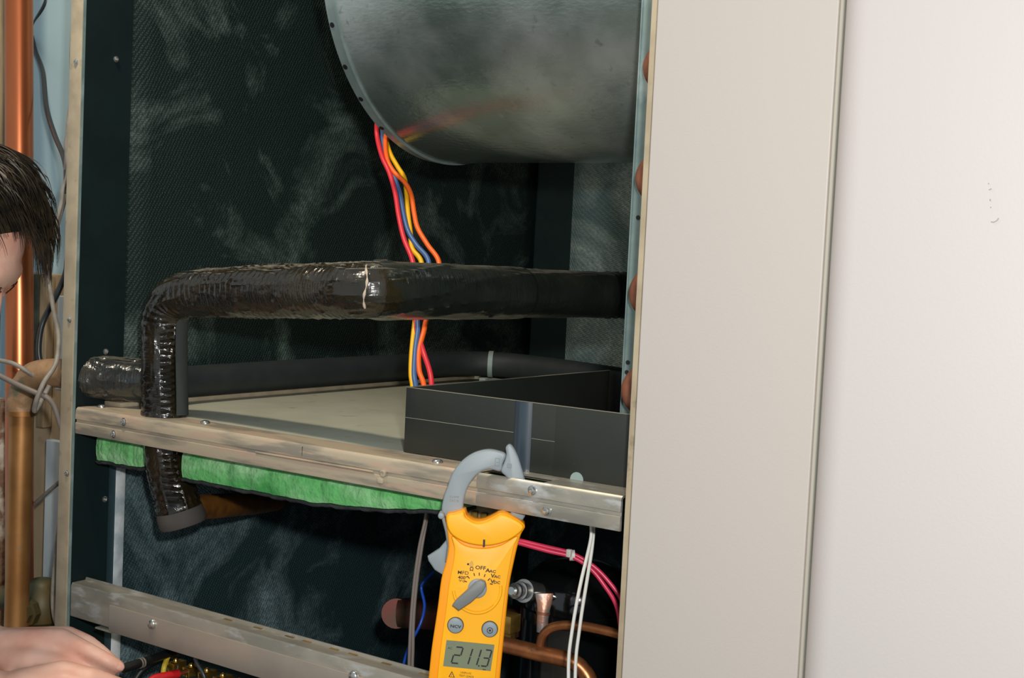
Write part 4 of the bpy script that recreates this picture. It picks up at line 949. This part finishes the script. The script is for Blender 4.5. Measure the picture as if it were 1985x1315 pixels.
def remesh(bm, vox, smooth=4, fac_=.5):
    bmesh.ops.recalc_face_normals(bm, faces=bm.faces[:])
    me = bpy.data.meshes.new('tmp'); bm.to_mesh(me); bm.free(); o = link(bpy.data.objects.new('tmp', me))
    md = o.modifiers.new('r', 'REMESH'); md.mode = 'VOXEL'; md.voxel_size = vox
    ms = o.modifiers.new('s', 'SMOOTH'); ms.iterations = smooth; ms.factor = fac_
    out = bpy.data.meshes.new_from_object(o.evaluated_get(DG())); bpy.data.objects.remove(o); return out
X3, Y3, Z3 = Vector((1, 0, 0)), Vector((0, 1, 0)), Vector((0, 0, 1))
person = thing('person', 'person in a dark shirt kneeling at the left, head bowed, both hands on a probe', 'person', (pelvis.x, pelvis.y, FLOOR))
bm = bmesh.new()
# head
ell(bm, hl(0, -.008, .022), hR, hF, hU, .077, .098, .094)
ell(bm, hl(0, .035, -.030), hR, hF, hU, .062, .064, .080)
ell(bm, hl(0, .050, -.078), hR, hF, hU, .046, .046, .036)
ell(bm, hl(0, .078, .034), hR, hF, hU, .054, .016, .026)
cap(bm, hl(0, .092, .012), .009, hl(0, .118, -.030), .014)
for k in (1, -1):
    ell(bm, hl(.017 * k, .100, -.031), hR, hF, hU, .010, .012, .009)
    ell(bm, hl(.080 * k, -.014, -.004), hR, hF, hU, .010, .020, .033)
    ell(bm, hl(.041 * k, .066, -.024), hR, hF, hU, .024, .028, .022)
    cap(bm, hl(.012 * k, .088, .028), .007, hl(.050 * k, .075, .027), .007)
ell(bm, hl(0, .094, -.058), hR, hF, hU, .024, .012, .007); ell(bm, hl(0, .091, -.071), hR, hF, hU, .020, .011, .007)
# neck, trunk
cap(bm, hl(0, -.030, -.06), .056, neck, .062)
cap(bm, neck, .075, chest, .10); cap(bm, sh[1].lerp(neck, .25), .06, sh[-1].lerp(neck, .25), .06); cap(bm, chest, .13, belly, .12); cap(bm, belly, .12, pelvis, .13)
for k in (1, -1):
    cap(bm, sh[k], .053, elbow[k], .041); cap(bm, elbow[k], .043, elbow[k].lerp(wrist[k], .3), .045); cap(bm, elbow[k].lerp(wrist[k], .3), .045, wrist[k], .0275)
# hands: palm from metacarpals, five fingers each
def chain(P, R_):
    for (a, b, ra, rb) in zip(P, P[1:], R_, R_[1:]): cap(bm, a, ra, b, rb, 5)
HL = [  # far hand: index, middle, ring, little, thumb, then palm filling
  ([(-6, 1254, 1.795), (118, 1240, 1.770), (172, 1263, 1.757), (210, 1283, 1.757), (230, 1293, 1.762)], [.0235, .0150, .0112, .0102, .0090]),
  ([(-6, 1250, 1.81), (130, 1232, 1.795), (172, 1246, 1.795), (202, 1268, 1.795), (222, 1286, 1.795)], [.0225, .0130, .0100, .0088, .0078]),
  ([(-6, 1258, 1.82), (126, 1246, 1.82), (168, 1268, 1.825), (194, 1290, 1.825), (208, 1306, 1.82)], [.0220, .0125, .0096, .0086, .0076]),
  ([(-6, 1268, 1.825), (112, 1264, 1.84), (150, 1286, 1.845), (170, 1304, 1.84), (184, 1316, 1.835)], [.0200, .0115, .0088, .0078, .0070]),
  ([(0, 1276, 1.785), (62, 1284, 1.758), (118, 1290, 1.750), (176, 1303, 1.757), (212, 1308, 1.765)], [.0220, .0200, .0150, .0110, .0088]),
  ([(-6, 1266, 1.80), (50, 1262, 1.785), (100, 1264, 1.775), (140, 1272, 1.768)], [.0255, .0235, .0200, .0120]),
  ([(10, 1275, 1.79), (80, 1276, 1.780), (130, 1282, 1.772)], [.0230, .0210, .0130])]
HR_ = [
  ([(-4, 1340, 1.73), (122, 1304, 1.715), (178, 1312, 1.712), (214, 1322, 1.72), (236, 1328, 1.73)], [.0225, .0160, .0118, .0098, .0084]),
  ([(-4, 1346, 1.72), (124, 1320, 1.70), (178, 1332, 1.70), (206, 1344, 1.71), (222, 1354, 1.72)], [.0220, .0135, .0100, .0088, .0078]),
  ([(-4, 1356, 1.715), (118, 1340, 1.695), (164, 1356, 1.70), (188, 1368, 1.71), (202, 1376, 1.72)], [.0210, .0125, .0096, .0086, .0075]),
  ([(-4, 1366, 1.715), (104, 1360, 1.695), (144, 1374, 1.70), (164, 1384, 1.71), (176, 1390, 1.72)], [.0190, .0115, .0088, .0078, .0068]),
  ([(4, 1340, 1.75), (70, 1326, 1.765), (130, 1328, 1.77), (186, 1336, 1.765), (218, 1336, 1.76)], [.0200, .0170, .0130, .0104, .0084]),
  ([(-4, 1348, 1.725), (50, 1332, 1.715), (100, 1328, 1.708)], [.0250, .0230, .0180])]
for H in (HL, HR_):
    for P, R_ in H: chain([at(*q) for q in P], R_)
# legs (kneeling): thigh down to the knee on the floor, shin lying back
for k in (1, -1):
    hip = pelvis + rgtp * .09 * k; knee = Vector((hip.x, hip.y, FLOOR + .065)) + fac * .07; ank = knee - fac * .40 + Vector((0, 0, .0)); 
    cap(bm, hip, .085, knee, .055); cap(bm, knee, .052, knee.lerp(ank, .35), .053); cap(bm, knee.lerp(ank, .35), .053, ank, .036); cap(bm, ank, .035, ank - fac * .05 - Vector((0, 0, .02)), .03)
obj('body', remesh(bm, .0042, 3), 'skin', person)
# finger nails
def nail(P, Q, R_, side, r):
    a, b = at(*P), at(*Q); d = (b - a).normalized(); n = side - d * side.dot(d); n.normalize(); w = d.cross(n)
    bm = bmesh.new(); ell(bm, b + n * (r * .80) - d * .001, w, d, n, r * .72, r * .95, r * .28)
    obj('finger_nail', bm, 'nail', person)
nail(HL[0][0][3], HL[0][0][4], None, Vector(-MF) + Vector((0, 0, .55)), .0078)
nail(HL[4][0][3], HL[4][0][4], None, Vector(-MF) + Vector((0, 0, .3)), .0080)
nail(HR_[0][0][3], HR_[0][0][4], None, Vector(-MF) + Vector((0, 0, .8)), .0078)
# eyes and brows
for k in (1, -1):
    bm = bmesh.new(); ell(bm, hl(.032 * k, .080, .004), hR, hF, hU, .0125, .0125, .0125); e_ = obj('eye', bm, 'eye_white', person)
    bm = bmesh.new(); ell(bm, hl(.032 * k, .0905, .003), hR, hF, hU, .005, .003, .005); obj('pupil', bm, 'dark_recess', e_)
    bm = bmesh.new(); ell(bm, hl(.032 * k, .084, .0095), hR, hF, hU, .0155, .010, .0050); obj('eyelid', bm, 'skin', e_)
    bm = bmesh.new()
    for j in range(40):
        u = j / 39; p = hl((.014 + .044 * u) * k, .0960 - .020 * u * u, .022 + .006 * math.sin(u * 3) + random.uniform(-.004, .004))
        cap(bm, p, .0006, p + hR * (.008 * k) - hF * .002 + hU * random.uniform(-.001, .003), .0004, 2)
    obj('eyebrow', bm, 'hair', person)
# short beard: single hairs along jaw and chin
bm = bmesh.new(); rb_ = random.Random(11)
for j in range(1500):
    c0_, rx, ry, rz_ = ((0, .050, -.078), .046, .046, .036) if j % 2 else ((0, .035, -.030), .062, .064, .080)
    th, zz = rb_.uniform(-.25, math.pi + .25), rb_.uniform(-.95, .3); w_ = math.sqrt(1 - zz * zz); dx, dy = w_ * math.cos(th), w_ * math.sin(th)
    lx, ly, lz = c0_[0] + rx * dx, c0_[1] + ry * dy, c0_[2] + rz_ * zz
    if lz > -.050 or (abs(lx) < .026 and lz > -.078 and ly > .06): continue
    n_ = (hR * dx + hF * dy + hU * zz).normalized(); p = hl(lx, ly, lz) - n_ * .0015; q = p + (n_ * .7 - hU * .8).normalized() * rb_.uniform(.004, .009)
    u_ = n_.orthogonal().normalized() * .0006; v_ = n_.cross(u_)
    A = [bm.verts.new(p + u_), bm.verts.new(p - u_ * .5 + v_ * .87), bm.verts.new(p - u_ * .5 - v_ * .87)]; t_ = bm.verts.new(q)
    for k in range(3): bm.faces.new((A[k], A[(k + 1) % 3], t_))
obj('beard', bm, 'hair', person, kind='stuff')
# hair: skull cap plus combed locks falling forwards over the forehead
bm = bmesh.new()
ell(bm, hl(0, -.030, .046), hR, hF, hU, .085, .100, .096)
ell(bm, hl(0, -.055, -.005), hR, hF, hU, .080, .072, .085)
hair = obj('hair', remesh(bm, .005, 6), 'hair', person, label='thick dark brown hair with a falling fringe')
bm = bmesh.new(); rnd = random.Random(3)
down = Vector((0, 0, -1))
for j in range(7200):
    th = rnd.uniform(-math.pi, math.pi); ph = math.acos(rnd.uniform(-.75, 1))
    dl = Vector((math.sin(ph) * math.cos(th), math.sin(ph) * math.sin(th), math.cos(ph)))
    if (dl.y > .45 and dl.z < .62) or (dl.z < -.05 and dl.y > -.35): continue
    p = hl(dl.x * .085, -.024 + dl.y * .102, .044 + dl.z * .097)
    front = dl.y > -.25 and dl.z > .35; lock = noise.noise(dl * 5.0); lock2 = noise.noise(dl * 5.0 + Vector((9, 3, 1)))
    if front:
        flow = hF * 1.0 + hR * (.55 * lock + .25 * dl.x + rnd.uniform(-.12, .12)); L_ = rnd.uniform(.050, .088)
        grav = 1.15
        if abs(dl.x) > .40: L_ *= .62
    else:
        flow = -hU * .6 - hF * (.15 if dl.y < 0 else -.75) + hR * (.3 * dl.x + .35 * lock + rnd.uniform(-.12, .12)); L_ = rnd.uniform(.035, .060); grav = .35
    nseg = 10; pts = []; rad = rnd.uniform(.0006, .0012); wv = rnd.uniform(0, 6); lift = max(.1, .55 + .9 * lock2 + rnd.uniform(-.2, .35))
    for s_ in range(nseg + 1):
        u = s_ / nseg; pts.append(p.copy())
        q = p - HC; lx, ly, lz = q.dot(hR), q.dot(hF) + .020, q.dot(hU) - .040
        rad_n = Vector((lx / .085 ** 2, ly / .103 ** 2, lz / .099 ** 2)); nn = (hR * rad_n.x + hF * rad_n.y + hU * rad_n.z).normalized()
        over = math.sqrt((lx / .085) ** 2 + (ly / .103) ** 2 + (lz / .099) ** 2)
        f_ = flow - nn * flow.dot(nn) * .8 + down * (.12 + grav * u * u) + hR * (.18 * math.sin(u * 4 + wv) + .25 * lock * u)
        f_.normalize(); p = p + f_ * (L_ / nseg) + nn * (.0042 * lift * (1 - u) if over < 1.30 else 0)
        if over < 1.02: p += nn * .003
    rr = [rad * (1 - .8 * (i / nseg) ** 1.5) * 1.2 for i in range(nseg + 1)]
    T_ = (pts[-1] - pts[0]).normalized(); u_ = T_.orthogonal().normalized(); v_ = T_.cross(u_)
    rg = [[bm.verts.new(q + (u_ * math.cos(a) + v_ * math.sin(a)) * r_) for a in (0, 2.1, 4.2)] for q, r_ in zip(pts, rr)]
    for A, Bq in zip(rg, rg[1:]):
        for k in range(3): bm.faces.new((A[k], A[(k + 1) % 3], Bq[(k + 1) % 3], Bq[k]))
ls = obj('hair_strands', bm, 'hair', hair, kind='stuff')
# clothes
bm = bmesh.new()
cap(bm, neck - fac * .01 + Vector((0, 0, -.035)), .085, chest, .125); cap(bm, sh[1].lerp(neck, .2), .078, sh[-1].lerp(neck, .2), .078)
for s_ in (.07, -.07):
    cap(bm, chest + rgtp * s_, .142, belly + rgtp * s_, .132); cap(bm, belly + rgtp * s_, .132, pelvis + rgtp * s_, .135)
for k in (1, -1): cap(bm, sh[k], .068, sh[k].lerp(elbow[k], .72), .060)
obj('shirt', remesh(bm, .007, 6), 'shirt', person, label='dark short-sleeved work shirt')
bm = bmesh.new(); cap(bm, pelvis + rgtp * .06, .145, pelvis - rgtp * .06, .145)
for k in (1, -1):
    hip = pelvis + rgtp * .09 * k; knee = Vector((hip.x, hip.y, FLOOR + .078)) + fac * .07; ank = knee - fac * .38
    cap(bm, hip, .105, knee, .074); cap(bm, knee, .070, ank, .058)
obj('trousers', remesh(bm, .008, 6), 'trousers', person)
for k in (1, -1):
    hip = pelvis + rgtp * .09 * k; knee = Vector((hip.x, hip.y, FLOOR + .065)) + fac * .07; ank = knee - fac * .40
    bm = bmesh.new(); cap(bm, ank + fac * .02, .05, ank - fac * .05, .050); cap(bm, ank - fac * .05, .046, ank - fac * .085 + Vector((0, 0, -.02)), .042)
    obj('boot', remesh(bm, .006, 4), 'boot', person)
